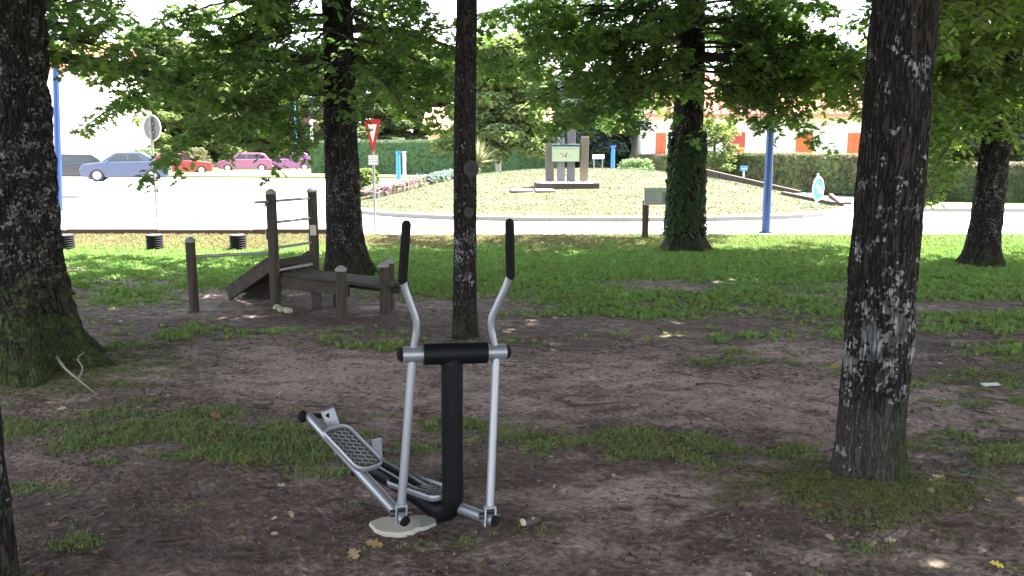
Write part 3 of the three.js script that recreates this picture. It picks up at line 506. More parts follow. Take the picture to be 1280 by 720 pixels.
    return d;
  };
  arm(JL, EL, 0, 0, 0.03, 0.58); arm(JR, ER, 0, 0, -0.03, 0.6);
  // cranks at the rear
  const axL = at(428, 556, 4.36), axR = at(468, 566, 4.34);
  part('axle', rod(axL, axR, 0.03, 0.03, 18), black, root);
  part('arm_axle', rod(EL, at(412, 519, 4.38), 0.014, 0.014, 16), rubber, root); part('arm_cap', new THREE.SphereGeometry(0.032, 16, 12).scale(0.8, 1, 1).translate(EL.x - 0.03, EL.y, EL.z + 0.01), rubber, root);
  part('crank_plate', beam(at(409, 512, 4.385), at(427, 566, 4.37), 0.075, 0.016, V(0.5, 0.1, 0.85), 0.005), silver, root);
  part('crank_plate', beam(at(470, 548, 4.3), at(473, 602, 4.28), 0.06, 0.016, V(0.6, 0.1, 0.8), 0.005), silver, root);
  part('housing', beam(at(441, 556, 4.36), at(452, 592, 4.35), 0.09, 0.07, V(0.8, 0, 0.6), 0.012), black, root);
  part('axle_cap', new THREE.SphereGeometry(0.03, 14, 10).translate(axR.x + 0.02, axR.y, axR.z), rubber, root);
  part('rear_foot', beam(rear.clone().setY(-0.01), rear.clone().setY(0.18), 0.07, 0.09), black, root);
  part('front_foot', cyl(0.04, 0.045, 0.07, 20, foot.x - 0.07, 0.0, foot.z - 0.05), black, root);
  // concrete pad
  const pc = ground(502, 660), padG = new THREE.CylinderGeometry(0.12, 0.13, 0.03, 48, 1), pp = padG.attributes.position;
  for (let i = 0; i < pp.count; i++) { const x = pp.getX(i), z = pp.getZ(i), k = 1 + 0.35 * fbm(x * 9, z * 9, 4, 3); pp.setXYZ(i, x * k * 0.98, pp.getY(i), z * k * 0.75); }
  const pad = single('concrete_pad', toCreasedNormals(padG, 0.6), mat([0.42, 0.39, 0.33], 0.95), 'small irregular pale concrete pad under the cross trainer', 'concrete pad');
  pad.position.set(pc.x - 0.03, groundHeight(pc.x, pc.z) + 0.004, pc.z - 0.02);
  const pad2 = single('concrete_pad', toCreasedNormals(padG.clone().scale(0.75, 1, 0.75), 0.6), mat([0.34, 0.33, 0.31], 0.95), 'greyer flat concrete footing below the black post of the cross trainer', 'concrete pad');
  pad2.position.set(pc.x + 0.07, groundHeight(pc.x, pc.z) + 0.001, pc.z - 0.06);
}
// ------------------------------------------------------------------ wooden exercise station
const woodTex = dataTex(256, 512, (u, v, o) => { const g = fbm(u * 9, v * 1.4, 2, 4), k = 0.8 + g * 1.1 + 0.15 * P.noise(u * 60, v * 4, 5); o[0] = 0.058 * k; o[1] = 0.046 * k; o[2] = 0.035 * k; });
const woodM = new THREE.MeshStandardMaterial({ map: woodTex, roughness: 0.88 }), woodDark = mat([0.038, 0.03, 0.025], 0.9), capM = mat([0.26, 0.25, 0.235], 0.75), galv = mat([0.3, 0.31, 0.31], 0.45, { metalness: 0.5 });
{
  const root = thing('exercise_station', 'weathered wooden exercise station with capped posts, rungs, ramp and low bench', 'exercise station', V(0, 0, 0));
  const post = (px, py, h, r = 0.055) => {
    const b = ground(px, py), p = part('post', cyl(r * 0.97, r, h + 0.1, 18, b.x, h / 2 - 0.05, b.z), woodM, root);
    part('cap', new THREE.LatheGeometry([[0.001, 0.045], [r * 0.5, 0.034], [r * 1.04, 0.008], [r * 1.06, -0.015], [r * 1.0, -0.018]].map(q => new THREE.Vector2(...q)).reverse(), 18).translate(b.x, h, b.z), capM, p); return b;
  };
  const a = post(243, 390, 0.80), b = post(345, 384, 1.31, 0.06), c = post(395, 372, 1.3, 0.06), d = post(428, 398, 0.53, 0.058), e = post(481, 391, 0.53, 0.055), f = post(488, 386, 0.54, 0.055);
  const bar = (p, q, r = 0.016) => part('bar', rod(p, q, r, r, 12), galv, root);
  const up = (p, y) => V(p.x, y, p.z);
  for (const y of [1.21, 0.97, 0.68]) bar(up(b, y), up(c, y));
  { const dir = b.clone().sub(c).normalize(); bar(up(b, 1.21).addScaledVector(dir, 0.26), up(b, 1.21)); }
  bar(up(a, 0.62), up(b, 0.63)); bar(up(b, 0.42), up(c, 0.42), 0.02);
  const tagPlate = (p, px) => part('label_plate', rbox(0.075, 0.125, 0.008, 0.003, p.x + px, 0.83, p.z + 0.062), mat([0.5, 0.46, 0.36], 0.8), root); tagPlate(c, 0.01);
  part('label_plate', rbox(0.008, 0.12, 0.07, 0.003, b.x - 0.063, 0.84, b.z + 0.01), mat([0.5, 0.46, 0.36], 0.8), root);
  // ramp rising from the ground to the two tall posts
  const w = c.clone().sub(b), lo = ground(286, 374), hi = up(b, 0.50).add(V(-0.04, 0, 0)), loF = lo.clone().add(w), hiF = hi.clone().add(w);
  part('ramp_rail', beam(lo.clone().setY(0.07), hi, 0.045, 0.17), woodM, root); part('ramp_rail', beam(loF.clone().setY(0.07), hiF, 0.045, 0.17), woodM, root);
  const l5 = lo.clone().lerp(loF, 0.5).setY(0.05), h5 = hi.clone().lerp(hiF, 0.5).add(V(0, -0.03, 0)), along = w.clone().normalize();
  const dirv = h5.clone().sub(l5).normalize(), nup = along.clone().cross(dirv); if (nup.y < 0) nup.negate();
  for (let i = 0; i < 5; i++) { const p = l5.clone().addScaledVector(along, (i - 2) * 0.085), q = h5.clone().addScaledVector(along, (i - 2) * 0.085); part('plank', beam(p, q, 0.08, 0.03, nup), woodDark, root); }
  { const sh = new THREE.Shape(); sh.moveTo(0, -0.03); sh.lineTo(0.52, -0.03); sh.lineTo(0.52, 0.42); sh.closePath(); part('side_panel', new THREE.ExtrudeGeometry(sh, { depth: 0.02, bevelEnabled: false }).translate(lo.x + 0.08, 0.0, lo.z - 0.14), woodDark, root); }
  part('cross_board', beam(up(b, 0.5), up(c, 0.5), 0.03, 0.09), woodDark, root); part('cross_board', beam(up(b, 0.33), up(c, 0.33), 0.03, 0.1), woodDark, root);
  // bench
  const n0 = at(350, 343, 9.62), n1 = at(462, 357, 9.1), fdir = at(392, 339.5, 9.95).sub(n0).setY(0).normalize();
  const run = n1.clone().sub(n0);
  for (let i = 0; i < 4; i++) { const o = fdir.clone().multiplyScalar(0.05 + i * 0.107); part('bench_plank', beam(n0.clone().add(o), n1.clone().add(o).addScaledVector(run, 0.12), 0.1, 0.035), woodM, root); }
  part('bench_rail', beam(n0.clone().add(V(0, -0.085, 0.0)), n0.clone().addScaledVector(run, 0.78).add(V(0, -0.085, 0)), 0.035, 0.13), woodM, root);
  part('bench_rail', beam(n0.clone().addScaledVector(fdir, 0.43).add(V(0, -0.085, 0.0)), n1.clone().addScaledVector(fdir, 0.43).add(V(0, -0.085, 0)), 0.035, 0.12), woodM, root);
  for (const [s, k] of [[0.33, 0.1], [0.33, 0.38]]) { const q = n0.clone().addScaledVector(run, s).addScaledVector(fdir, k); part('bench_leg', box(0.085, q.y + 0.03, 0.085, q.x, q.y / 2 - 0.045, q.z), woodM, root); }
}
{ // pale stones at the foot of the station
  seed = 77;
  for (const [px, py, s] of [[347, 383, 0.05], [352, 386, 0.045], [360, 387, 0.05]]) {
    const p = ground(px, py + 4), g = new THREE.IcosahedronGeometry(s, 2), q = g.attributes.position; for (let i = 0; i < q.count; i++) { const k = 1 + 0.35 * P.noise(q.getX(i) * 30 + px, q.getY(i) * 30, q.getZ(i) * 30); q.setXYZ(i, q.getX(i) * k, q.getY(i) * k * 0.7, q.getZ(i) * k); } g.computeVertexNormals();
    const o = single('stone', g, mat([0.36, 0.37, 0.26], 0.9), 'pale stone lying at the foot of a tall exercise station post', 'stone', 'pale stones by the exercise station'); o.position.set(p.x, 0.025, p.z);
  }
}
// ------------------------------------------------------------------ ribbed stumps
{
  const black = new THREE.MeshPhysicalMaterial({ color: lin(0.009, 0.009, 0.011), roughness: 0.7, specularIntensity: 0.4 }), topM = mat([0.12, 0.11, 0.1], 0.9);
  const mk = (px, label) => {
    const p = ground(px, 313), g = thing('ribbed_stump', label, 'stump', V(p.x, -0.02, p.z));
    const prof = [[0.001, 0], [0.14, 0]]; for (let i = 0; i < 7; i++) { const y = 0.02 + i * 0.04; prof.push([0.128, y], [0.149, y + 0.014], [0.149, y + 0.026], [0.128, y + 0.037]); }
    prof.push([0.14, 0.3], [0.128, 0.3]); part('ribbed_wall', new THREE.LatheGeometry(prof.map(q => new THREE.Vector2(...q)), 28), black, g);
    part('filling', cyl(0.13, 0.13, 0.03, 24, 0, 0.287, 0), topM, g);
  };
  mk(83, 'black ribbed stump beside the thick mossy oak'); mk(194, 'black ribbed stump in front of the round sign post'); mk(298, 'black ribbed stump beside the tall posts of the exercise station');
}
// ------------------------------------------------------------------ posts and signs at the kerb
const bluePaint = mat([0.012, 0.042, 0.16], 0.4), greyPost = mat([0.22, 0.22, 0.23], 0.5, { metalness: 0.4 }), whiteM = mat([0.75, 0.75, 0.74], 0.6), signGrey = mat([0.13, 0.12, 0.12], 0.6, { metalness: 0.2 });
function canvasTex(w, h, draw) { const c = document.createElement('canvas'); c.width = w; c.height = h; draw(c.getContext('2d'), w, h); const t = new THREE.CanvasTexture(c); t.colorSpace = THREE.SRGBColorSpace; return t; }
function lampPost(px, py, r, H, label, tilt = 0) {
  const p = ground(px, py, ROAD_Y), g = thing('lamp_post', label, 'lamp post', V(p.x, ROAD_Y - 0.03, p.z));
  part('pole', cyl(r * 0.62, r, H, 22, 0, H / 2, 0), bluePaint, g); part('base_plate', cyl(r * 1.5, r * 1.55, 0.05, 22, 0, 0.04, 0), bluePaint, g);
  part('arm', rod(V(0, H - 0.1, 0), V(0, H + 0.25, -1.3), 0.05, 0.04, 12), bluePaint, g); part('lantern', rbox(0.3, 0.12, 0.6, 0.04, 0, H + 0.27, -1.5), bluePaint, g); g.rotation.z = -tilt;
}
lampPost(957, 291, 0.098, 7, 'thick blue lamp post at the kerb beside the ivy-wrapped oak');
lampPost(74, 263, 0.105, 8, 'blue lamp post on the street behind the thick mossy oak', 0.06);
{ // round sign seen from behind
  const p = ground(197, 284, ROAD_Y), top = at(203, 143, -p.z).y, g = thing('round_sign', 'round road sign seen from behind on a thin grey post', 'road sign', V(p.x, ROAD_Y, p.z));
  const cy = at(201, 160, -p.z).y - ROAD_Y;
  part('post', cyl(0.028, 0.028, top - ROAD_Y, 14, 0, (top - ROAD_Y) / 2, 0), greyPost, g);
  const disc = part('disc', cyl(0.295, 0.295, 0.006, 40).rotateX(Math.PI / 2).translate(0, cy, -0.04), signGrey, g);
  part('rim', new THREE.TorusGeometry(0.295, 0.012, 10, 44).translate(0, cy, -0.036), whiteM, disc);
  for (const k of [-0.1, 0.1]) part('clamp', box(0.16, 0.035, 0.03, 0, cy + k, -0.02), greyPost, g);
  g.rotation.y = -0.5;
}
{ // yield sign with its small plate
  const p = ground(469, 291, ROAD_Y), z = -p.z, g = thing('yield_sign', 'red and white triangular yield sign with a small plate on a thin post', 'road sign', V(p.x, ROAD_Y, p.z));
  const y = py => at(468, py, z).y - ROAD_Y;
  part('post', cyl(0.027, 0.027, y(150) + 0.03, 14, 0, (y(150) + 0.03) / 2, 0), greyPost, g);
  const yT = y(149), yB = y(194), hw = 0.19;
  const tri = (w, t, b, r) => { const s = new THREE.Shape(), A = [[-w, t], [w, t], [0, b]]; for (let i = 0; i < 3; i++) { const p0 = new THREE.Vector2(...A[i]), pm = new THREE.Vector2(...A[(i + 2) % 3]), pn = new THREE.Vector2(...A[(i + 1) % 3]); const s0 = p0.clone().add(pm.sub(p0).setLength(r)), s1 = p0.clone().add(pn.clone().sub(p0).setLength(r)); i ? s.lineTo(s0.x, s0.y) : s.moveTo(s0.x, s0.y); s.quadraticCurveTo(p0.x, p0.y, s1.x, s1.y); } s.closePath(); return s; };
  const ex = (s, d) => new THREE.ExtrudeGeometry(s, { depth: d, bevelEnabled: false, curveSegments: 6 });
  const panel = part('panel', ex(tri(hw, yT, yB, 0.035), 0.012).translate(0, 0, 0.03), mat([0.5, 0.03, 0.03], 0.45), g);
  part('white_field', ex(tri(hw * 0.52, yT - 0.11, yB + 0.26, 0.01), 0.003).translate(0, 0, 0.0425), whiteM, panel);
  const pt = canvasTex(256, 256, (c, w, h) => { c.fillStyle = '#e4e4e0'; c.fillRect(0, 0, w, h); c.strokeStyle = '#444'; c.lineWidth = 8; c.strokeRect(8, 8, w - 16, h - 16); c.fillStyle = '#333'; c.font = 'bold 44px sans-serif'; c.textAlign = 'center'; ['VOUS', "N'AVEZ PAS", 'LA PRIORITÉ'].forEach((t, i) => c.fillText(t, w / 2, 78 + i * 58, w - 36)); });
  const ph = (y(193) - y(206)), small = part('small_plate', rbox(0.23, ph, 0.012, 0.004, 0, y(200), 0.036), signGrey, g);
  const face = new THREE.PlaneGeometry(0.222, ph - 0.008).translate(0, y(200), 0.0445); part('lettering', face, new THREE.MeshStandardMaterial({ map: pt, roughness: 0.6 }), small);
  part('clamp', box(0.1, 0.03, 0.03, 0, y(165), 0.02), greyPost, g); g.rotation.y = 0.12;
}
{ // notice board on a wooden post
  const p = ground(806, 299, 0), g = thing('notice_board', 'tilted white notice board on a brown wooden post beside the ivy-wrapped oak', 'notice board', V(p.x, 0, p.z)), z = -p.z;
  const yt = at(806, 236, z).y, yb = at(806, 254, z).y;
  part('post', rbox(0.12, yb + 0.16, 0.1, 0.012, 0, yb / 2 - 0.02, 0), mat([0.075, 0.05, 0.038], 0.9), g);
  const tx = canvasTex(512, 320, (c, w, h) => { c.fillStyle = '#8f8f8b'; c.fillRect(0, 0, w, h); c.fillStyle = '#a8a8a5'; c.fillRect(0, 0, w, 66); c.fillStyle = '#b2b2b0'; c.fillRect(26, 90, 300, 200); c.fillStyle = '#7c7e7c'; for (let i = 0; i < 9; i++) c.fillRect(48, 110 + i * 19, 150 + (i * 61) % 110, 7); c.fillStyle = '#747e74'; c.fillRect(350, 96, 130, 84); c.fillStyle = '#84837c'; c.fillRect(350, 196, 130, 92); });
  const b = part('board', rbox(0.54, 0.34, 0.02, 0.006).rotateX(-0.16).translate(0.22, (yt + yb) / 2, 0.09), whiteM, g);
  part('printed_face', new THREE.PlaneGeometry(0.52, 0.32).translate(0, 0, 0.0115).rotateX(-0.16).translate(0.22, (yt + yb) / 2, 0.09), new THREE.MeshStandardMaterial({ map: tx, roughness: 0.5 }), b);
}
// ------------------------------------------------------------------ the roundabout mound
const CX = 2.7, CZ = -31.2, RA = 8.4, RB = 8.6, EXPO = 2.5;
const sRad = (x, z) => Math.pow(Math.pow(Math.abs((x - CX) / RA), EXPO) + Math.pow(Math.abs((z - CZ) / RB), EXPO), 1 / EXPO);
const moundH = (x, z) => { const s = Math.min(1, sRad(x, z)); return ROAD_Y + 0.1 + 1.12 * (1 - s * s) * (0.42 + 0.58 * sstep(24, 34.5, -z)) + 0.02 * fbm(x, z, 2, 2); };
const ringPt = (a, s) => { const c = Math.cos(a), q = Math.sin(a), k = s / Math.pow(Math.pow(Math.abs(c), EXPO) + Math.pow(Math.abs(q), EXPO), 1 / EXPO); return [CX + RA * c * k, CZ + RB * q * k]; };
{
  const pos = [], uv = [], idx = [], NR = 40, NA = 120;
  for (let j = 0; j <= NR; j++) for (let i = 0; i <= NA; i++) { const [x, z] = ringPt(i / NA * Math.PI * 2, j / NR); pos.push(x, moundH(x, z), z); uv.push((x - CX) / 20 + 0.5, (z - CZ) / 20 + 0.5); }
  for (let j = 0; j < NR; j++) for (let i = 0; i < NA; i++) { const a = j * (NA + 1) + i, b = a + NA + 1; idx.push(a, a + 1, b, a + 1, b + 1, b); }
  const g = new THREE.BufferGeometry(); g.setAttribute('position', new THREE.Float32BufferAttribute(pos, 3)); g.setAttribute('uv', new THREE.Float32BufferAttribute(uv, 2)); g.setIndex(idx); g.computeVertexNormals();
  const bare = [[ground(690, 255), 2.6, 1.0], [ground(640, 262), 2, 0.7]];
  const tx = dataTex(1024, 1024, (u, v, o) => {
    const x = (u - 0.5) * 20 + CX, z = (v - 0.5) * 20 + CZ, n = fbm(x * 0.6, z * 0.6, 3, 4), m = fbm(x * 3, z * 3, 6, 3), q = fbm(x * 14, z * 14, 8, 2);
    const dry = clamp(0.5 + n * 1.1 + m * 0.8); let b = 0; for (const [c, a, d] of bare) b += gauss(x, z, c, a, d); b = clamp(b * 0.9 + m * 1.2 - 0.25);
    o[0] = lerp(lerp(0.034, 0.062, dry), 0.07, b) * (1 + q * 0.6); o[1] = lerp(lerp(0.05, 0.06, dry), 0.047, b) * (1 + q * 0.6); o[2] = lerp(lerp(0.011, 0.02, dry), 0.03, b) * (1 + q * 0.6);
  });
  structure('grass_mound', g, new THREE.MeshStandardMaterial({ map: tx, roughness: 0.97 }));
  const mats = [], cols = []; seed = 5100;
  for (let i = 0; i < 42000; i++) { const a = rr(0, 6.283), s = Math.sqrt(rnd()), [x, z] = ringPt(a, s * 0.985); if (fbm(x * 1.4, z * 1.4, 4, 3) < rr(-0.4, 0.3)) continue; mats.push(M4(V(x, moundH(x, z) - 0.005, z), eul(0, rr(0, 6.3), 0), rr(0.45, 0.9))); const k = rr(0.9, 1.1), d = clamp(0.5 + fbm(x * 0.6, z * 0.6, 3, 3) * 1.1 + rr(-0.2, 0.2)); cols.push([lerp(0.04, 0.075, d) * k, lerp(0.064, 0.07, d) * k, 0.018 * k]); }
  instanced('mound_grass', tuft, bladeMat, mats, cols, scene);
  const NK = 64;    // kerb stones round the mound
  for (let i = 0; i < NK; i++) {
    const a0 = i / NK * Math.PI * 2, a1 = (i + 0.965) / NK * Math.PI * 2, sh = new THREE.Shape(); const P0 = [ringPt(a0, 1.0), ringPt(a1, 1.0), ringPt(a1, 1.045), ringPt(a0, 1.045)];
    P0.forEach(([x, z], k) => k ? sh.lineTo(x, -z) : sh.moveTo(x, -z)); sh.closePath();
    structure('mound_kerb_stone', new THREE.ExtrudeGeometry(sh, { depth: 0.12, bevelEnabled: true, bevelSize: 0.01, bevelThickness: 0.01, bevelSegments: 1 }).rotateX(-Math.PI / 2).translate(0, ROAD_Y - 0.01, 0), concrete);
  }
}
const onMound = (px, depth) => { const x = at(px, 250, depth).x; return V(x, moundH(x, -depth), -depth); };
{ // monument
  const D = 28.2, b = onMound(707, D), k = D / 1040, g = thing('village_monument', 'monument of grey planks carrying a pale green sign on a gravel-topped plinth', 'monument', V(b.x, b.y - 0.1, b.z), null, 0.03);
  const Hof = py => at(707, py, D).y - b.y + 0.1, py0 = Hof(236);
  const plinthH = Hof(228);
  for (const [w, d, x, z] of [[2.02, 0.14, 0, 0.7], [2.02, 0.14, 0, -0.7], [0.14, 1.24, 0.94, 0], [0.14, 1.24, -0.94, 0]]) part('plinth_timber', rbox(w, plinthH + 0.05, d, 0.015, x, plinthH / 2 - 0.02, z), mat([0.045, 0.033, 0.027], 0.9), g);
  part('plinth_fill', box(1.72, plinthH - 0.03, 1.24, 0, plinthH / 2 - 0.03, 0), concrete, g);
  const gm = [], gc = []; seed = 61; const st = new THREE.IcosahedronGeometry(0.035, 0);
  for (let i = 0; i < 1100; i++) { gm.push(M4(V(rr(-0.86, 0.86), plinthH - 0.04 + rr(0, 0.04), rr(-0.61, 0.61)), eul(rr(0, 3), rr(0, 6), 0), rr(0.6, 1.4))); const q = rr(0.6, 0.8); gc.push([q, q, q * 0.98]); }
  instanced('gravel', st, mat(0xffffff, 0.9), gm, gc, g);
  const pm = [mat([0.105, 0.085, 0.072], 0.9), mat([0.17, 0.152, 0.16], 0.9), mat([0.1, 0.09, 0.1], 0.9), mat([0.12, 0.095, 0.068], 0.9)];
  [[-0.54, 0.27, 168, 0], [-0.16, 0.24, 172, -0.06], [0.17, 0.25, 158, -0.02], [0.6, 0.25, 171, 0.02]].forEach(([x, w, top, z], i) => { const h = Hof(top) - plinthH + 0.06; part('upright_plank', rbox(w, h, 0.2, 0.02).rotateZ([0.012, 0, -0.01, -0.015][i]).translate(x, plinthH - 0.06 + h / 2, z), pm[i], g); });
  const y0 = Hof(202), y1 = Hof(180), w = 0.9, cx = -0.03, cy = (y0 + y1) / 2;
  const tx = canvasTex(512, 320, (c, W, H) => {
    c.fillStyle = '#98a183'; c.fillRect(0, 0, W, H); c.fillStyle = '#1b3a4e'; c.fillRect(0, 0, W, 44); c.fillStyle = '#5f7664'; c.font = 'italic bold 34px serif'; c.textAlign = 'center'; c.globalAlpha = 0.8; for (let i = 0; i < 26; i++) c.fillRect(30 + i * 17, 70 + (i * 7) % 5, 9 + (i * 5) % 7, 20); c.globalAlpha = 1;
    c.strokeStyle = '#6d4038'; c.lineWidth = 13; c.lineCap = 'round'; c.beginPath(); c.moveTo(150, 170); c.quadraticCurveTo(190, 165, 215, 215); c.quadraticCurveTo(240, 240, 275, 215); c.stroke();
    c.strokeStyle = '#3a3238'; c.lineWidth = 16; c.beginPath(); c.moveTo(290, 165); c.quadraticCurveTo(240, 180, 270, 240); c.stroke(); c.strokeStyle = '#a0665a'; c.lineWidth = 9; c.beginPath(); c.moveTo(300, 230); c.quadraticCurveTo(340, 220, 348, 180); c.stroke(); c.beginPath(); c.moveTo(190, 200); c.lineTo(200, 235); c.stroke();
  });
  const pan = part('sign_panel', rbox(w, y1 - y0, 0.05, 0.008, cx, cy, 0.16), mat([0.2, 0.25, 0.2], 0.7), g);
  part('printed_face', new THREE.PlaneGeometry(w - 0.03, y1 - y0 - 0.03).translate(cx, cy, 0.1865), new THREE.MeshStandardMaterial({ map: tx, roughness: 0.6 }), pan);
}
for (const [px, d, w] of [[652, 27.2, 0.7], [681, 27.1, 0.6]]) { const b = onMound(px, d); const o = single('stepping_slab', rbox(w, 0.06, 0.55, 0.012), concrete, px < 660 ? 'larger pale stepping slab on the mound, away from the plinth' : 'smaller pale stepping slab touching the monument plinth', 'paving slab'); o.position.copy(b).add(V(0, 0.02, 0)); o.rotation.set(0.05, 0.1, -0.02); }
{ // timber borders right of the mound
  const m = timberDark;
  const g = thing('timber_border', 'long dark timber border running down the mound towards the round arrow sign', 'border', V(0, 0, 0));
  const a = at(872, 213, 33.5), b = at(1000, 243, 29.5);
  for (let i = 0; i < 4; i++) part('beam', beam(a.clone().lerp(b, i / 4), a.clone().lerp(b, (i + 0.985) / 4), 0.16, 0.24), m, g);
  const g2 = thing('timber_border', 'short dark wedge of timber planks at the foot of the mound behind the arrow sign', 'border', V(0, 0, 0));
  part('beam', beam(at(978, 245, 28.4), at(1042, 258, 26.6), 0.2, 0.3), m, g2); part('beam', beam(at(1000, 243, 29.2), at(1050, 255, 27.2), 0.9, 0.1), timberDark, g2); part('beam', beam(at(1038, 247, 28.4), at(1052, 259, 26.7), 0.12, 0.28), m, g2);
}
{ // flower bed left of the mound
  const g = thing('flower_bed_border', 'dark stone border along the flower bed on the slope of the mound', 'border', V(0, 0, 0)), a = at(470, 245, 28.6), b = at(592, 219, 33);
  for (let i = 0; i < 9; i++) part('stone', beam(a.clone().lerp(b, i / 9), a.clone().lerp(b, (i + 0.95) / 9), 0.2, 0.22 + 0.02 * (i % 2)), mat([0.17 + 0.02 * (i % 3), 0.15 + 0.02 * (i % 2), 0.13], 0.9), g);
  seed = 700; const mk = (name, s0, s1, tone, n, label, hgt) => {
    const t = thing(name, label, 'plants'), ms = [], cs = [];
    for (let i = 0; i < n; i++) { const p = a.clone().lerp(b, rr(s0, s1)); p.x += rr(-0.5, 0.2); p.z += rr(-0.9, 0.15); p.y += 0.05 + hgt * rnd(); ms.push(M4(p, eul(rr(-0.6, 0.6), rr(0, 6.3), rr(-0.6, 0.6)), rr(0.7, 1.4))); cs.push(rnd() < 0.55 ? leafTone(tone, 0.3) : leafTone([0.09, 0.15, 0.06], 0.3)); }
    instanced('foliage', spraySmall, leafMat, ms, cs, t);
  };
  mk('flowering_plants', 0.0, 0.5, [0.32, 0.17, 0.24], 900, 'pink flowering ground cover behind the dark stone border', 0.22);
  mk('blue_grey_plants', 0.45, 1.0, [0.1, 0.16, 0.2], 900, 'blue-grey low plants behind the dark stone border', 0.24);
}
{ // yucca
  const b = onMound(598, 34.2), g = thing('yucca', 'spiky yellow-green yucca rosette on the mound behind the slender oak', 'yucca', V(b.x, b.y - 0.05, b.z)), gs = []; seed = 810;
  for (let i = 0; i < 110; i++) { const a = rr(0, 6.28), e = rr(0.05, 1.4), L = rr(0.9, 1.25), q = new THREE.ConeGeometry(0.035, L, 4).scale(1, 1, 0.3).translate(0, L / 2, 0); gs.push(q.applyQuaternion(eul(0, a, 0).multiply(eul(Math.PI / 2 - e, 0, 0))).translate(0, 0.5, 0)); }
  part('leaves', gs, mat([0.24, 0.25, 0.11], 0.7), g, 'stuff'); part('stem', cyl(0.12, 0.16, 0.6, 10, 0, 0.25, 0), mat([0.1, 0.08, 0.06], 0.95), g);
}
{ // arrow sign, small blue sign
  const p = ground(1021, 266, ROAD_Y), z = -p.z, g = thing('arrow_sign', 'round blue and white arrow sign on a short post beside the mound', 'road sign', V(p.x, ROAD_Y, p.z)), cy = at(1022, 236, z).y - ROAD_Y, r = 0.36;
  part('post', cyl(0.03, 0.03, cy + 0.45, 12, 0, (cy + 0.45) / 2, -0.03), whiteM, g);
  const disc = part('disc', cyl(r, r, 0.02, 40).rotateX(Math.PI / 2).translate(0, cy, 0), whiteM, g); part('blue_face', cyl(r * 0.86, r * 0.86, 0.006, 40).rotateX(Math.PI / 2).translate(0, cy, 0.0125), mat([0.02, 0.2, 0.5], 0.45), disc);
  const s = new THREE.Shape(); [[-0.2, 0.05], [0.02, 0.05], [0.02, 0.16], [0.22, 0], [0.02, -0.16], [0.02, -0.05], [-0.2, -0.05]].forEach(([x, y], i) => i ? s.lineTo(x, y) : s.moveTo(x, y)); s.closePath(); part('arrow', new THREE.ExtrudeGeometry(s, { depth: 0.004, bevelEnabled: false }).rotateZ(-0.7).translate(0, cy, 0.016), whiteM, disc); g.rotation.y = 0.78;
  const q = at(929, 230, 33.5), g2 = thing('small_blue_sign', 'small blue rectangular sign on a white post before the hedge', 'sign', V(q.x, ROAD_Y, q.z)), top = at(929, 208, 33.5).y - ROAD_Y, low = at(929, 213.5, 33.5).y - ROAD_Y;
  part('post', cyl(0.03, 0.03, low + 0.1, 10, 0, (low + 0.1) / 2, -0.02), whiteM, g2); const pl = part('panel', rbox(0.3, top - low + 0.02, 0.03, 0.006, 0, (top + low) / 2, 0.02), mat([0.05, 0.2, 0.5], 0.5), g2); part('white_mark', box(0.2, 0.035, 0.004, 0, (top + low) / 2, 0.038), whiteM, pl);
}
// ------------------------------------------------------------------ beyond: verges, hedges, houses, cars, trees
const vergeM = mat([0.15, 0.18, 0.06], 0.95);
function strip(name, pts, m, y) { const sh = new THREE.Shape(); pts.forEach(([x, z], i) => i ? sh.lineTo(x, -z) : sh.moveTo(x, -z)); sh.closePath(); return structure(name, new THREE.ExtrudeGeometry(sh, { depth: 0.12, bevelEnabled: false }).rotateX(-Math.PI / 2).translate(0, y - 0.12, 0), m); }
strip('right_verge', [[11.4, -26.2], [34, -25.6], [34, -31.5], [14, -32.5]], vergeM, 0.03);
strip('right_pavement', [[11.0, -25.75], [34, -25.1], [34, -25.6], [11.4, -26.2]], kerbMat, 0.02);
strip('far_verge', [[-34, -58], [14, -50], [14, -70], [-34, -78]], vergeM, 0.03);
strip('house_garden', [[9, -41], [40, -33.6], [40, -70], [9, -70]], vergeM, 0.028);
strip('traffic_island', [[-22, -33.2], [-16.6, -32.8], [-16.6, -33.6], [-22, -34.2]], kerbMat, 0.02);
function hedge(label, a, b, w, h, tone, n, sd) {
  seed = sd; const L = Math.hypot(b.x - a.x, b.z - a.z), g = thing('hedge', label, 'hedge', V((a.x + b.x) / 2, -0.05, (a.z + b.z) / 2), null, Math.atan2(-(b.z - a.z), b.x - a.x));
  const q = new RoundedBoxGeometry(L, h, w, 10, 0.12).translate(0, h / 2, 0), p = q.attributes.position; for (let i = 0; i < p.count; i++) { const k = 0.09 * fbm(p.getX(i) * 1.4 + sd, p.getY(i) * 2, p.getZ(i) * 2, 3); p.setXYZ(i, p.getX(i) + k, p.getY(i) + (p.getY(i) > 0.4 ? k : 0), p.getZ(i) + k); } q.computeVertexNormals();
  part('inner_twigs', q, mat(tone, 1), g);
  const ms = [], cs = [];
  for (let i = 0; i < n; i++) {
    const f = rnd(), x = rr(-L / 2, L / 2), y = f < 0.62 ? rr(0.05, h) : h, z = f < 0.31 ? w / 2 : f < 0.62 ? -w / 2 : rr(-w / 2, w / 2), k = 0.07 * fbm(x * 1.4, y * 2, z, 2);
    ms.push(M4(V(x, y + rr(-0.03, 0.06), z + Math.sign(z) * (k + rr(-0.03, 0.05))), eul(rr(-1, 1), rr(0, 6.3), rr(-1, 1)), rr(0.5, 1.0))); cs.push(leafTone(fbm(x, y * 1.5, z + sd, 2) > 0.05 ? tone : [tone[0] * 1.5, tone[1] * 1.05, tone[2] * 1.6], 0.35));
  }
  instanced('foliage', spraySmall, leafMat, ms, cs, g);
}
const HT = [0.075, 0.105, 0.035];
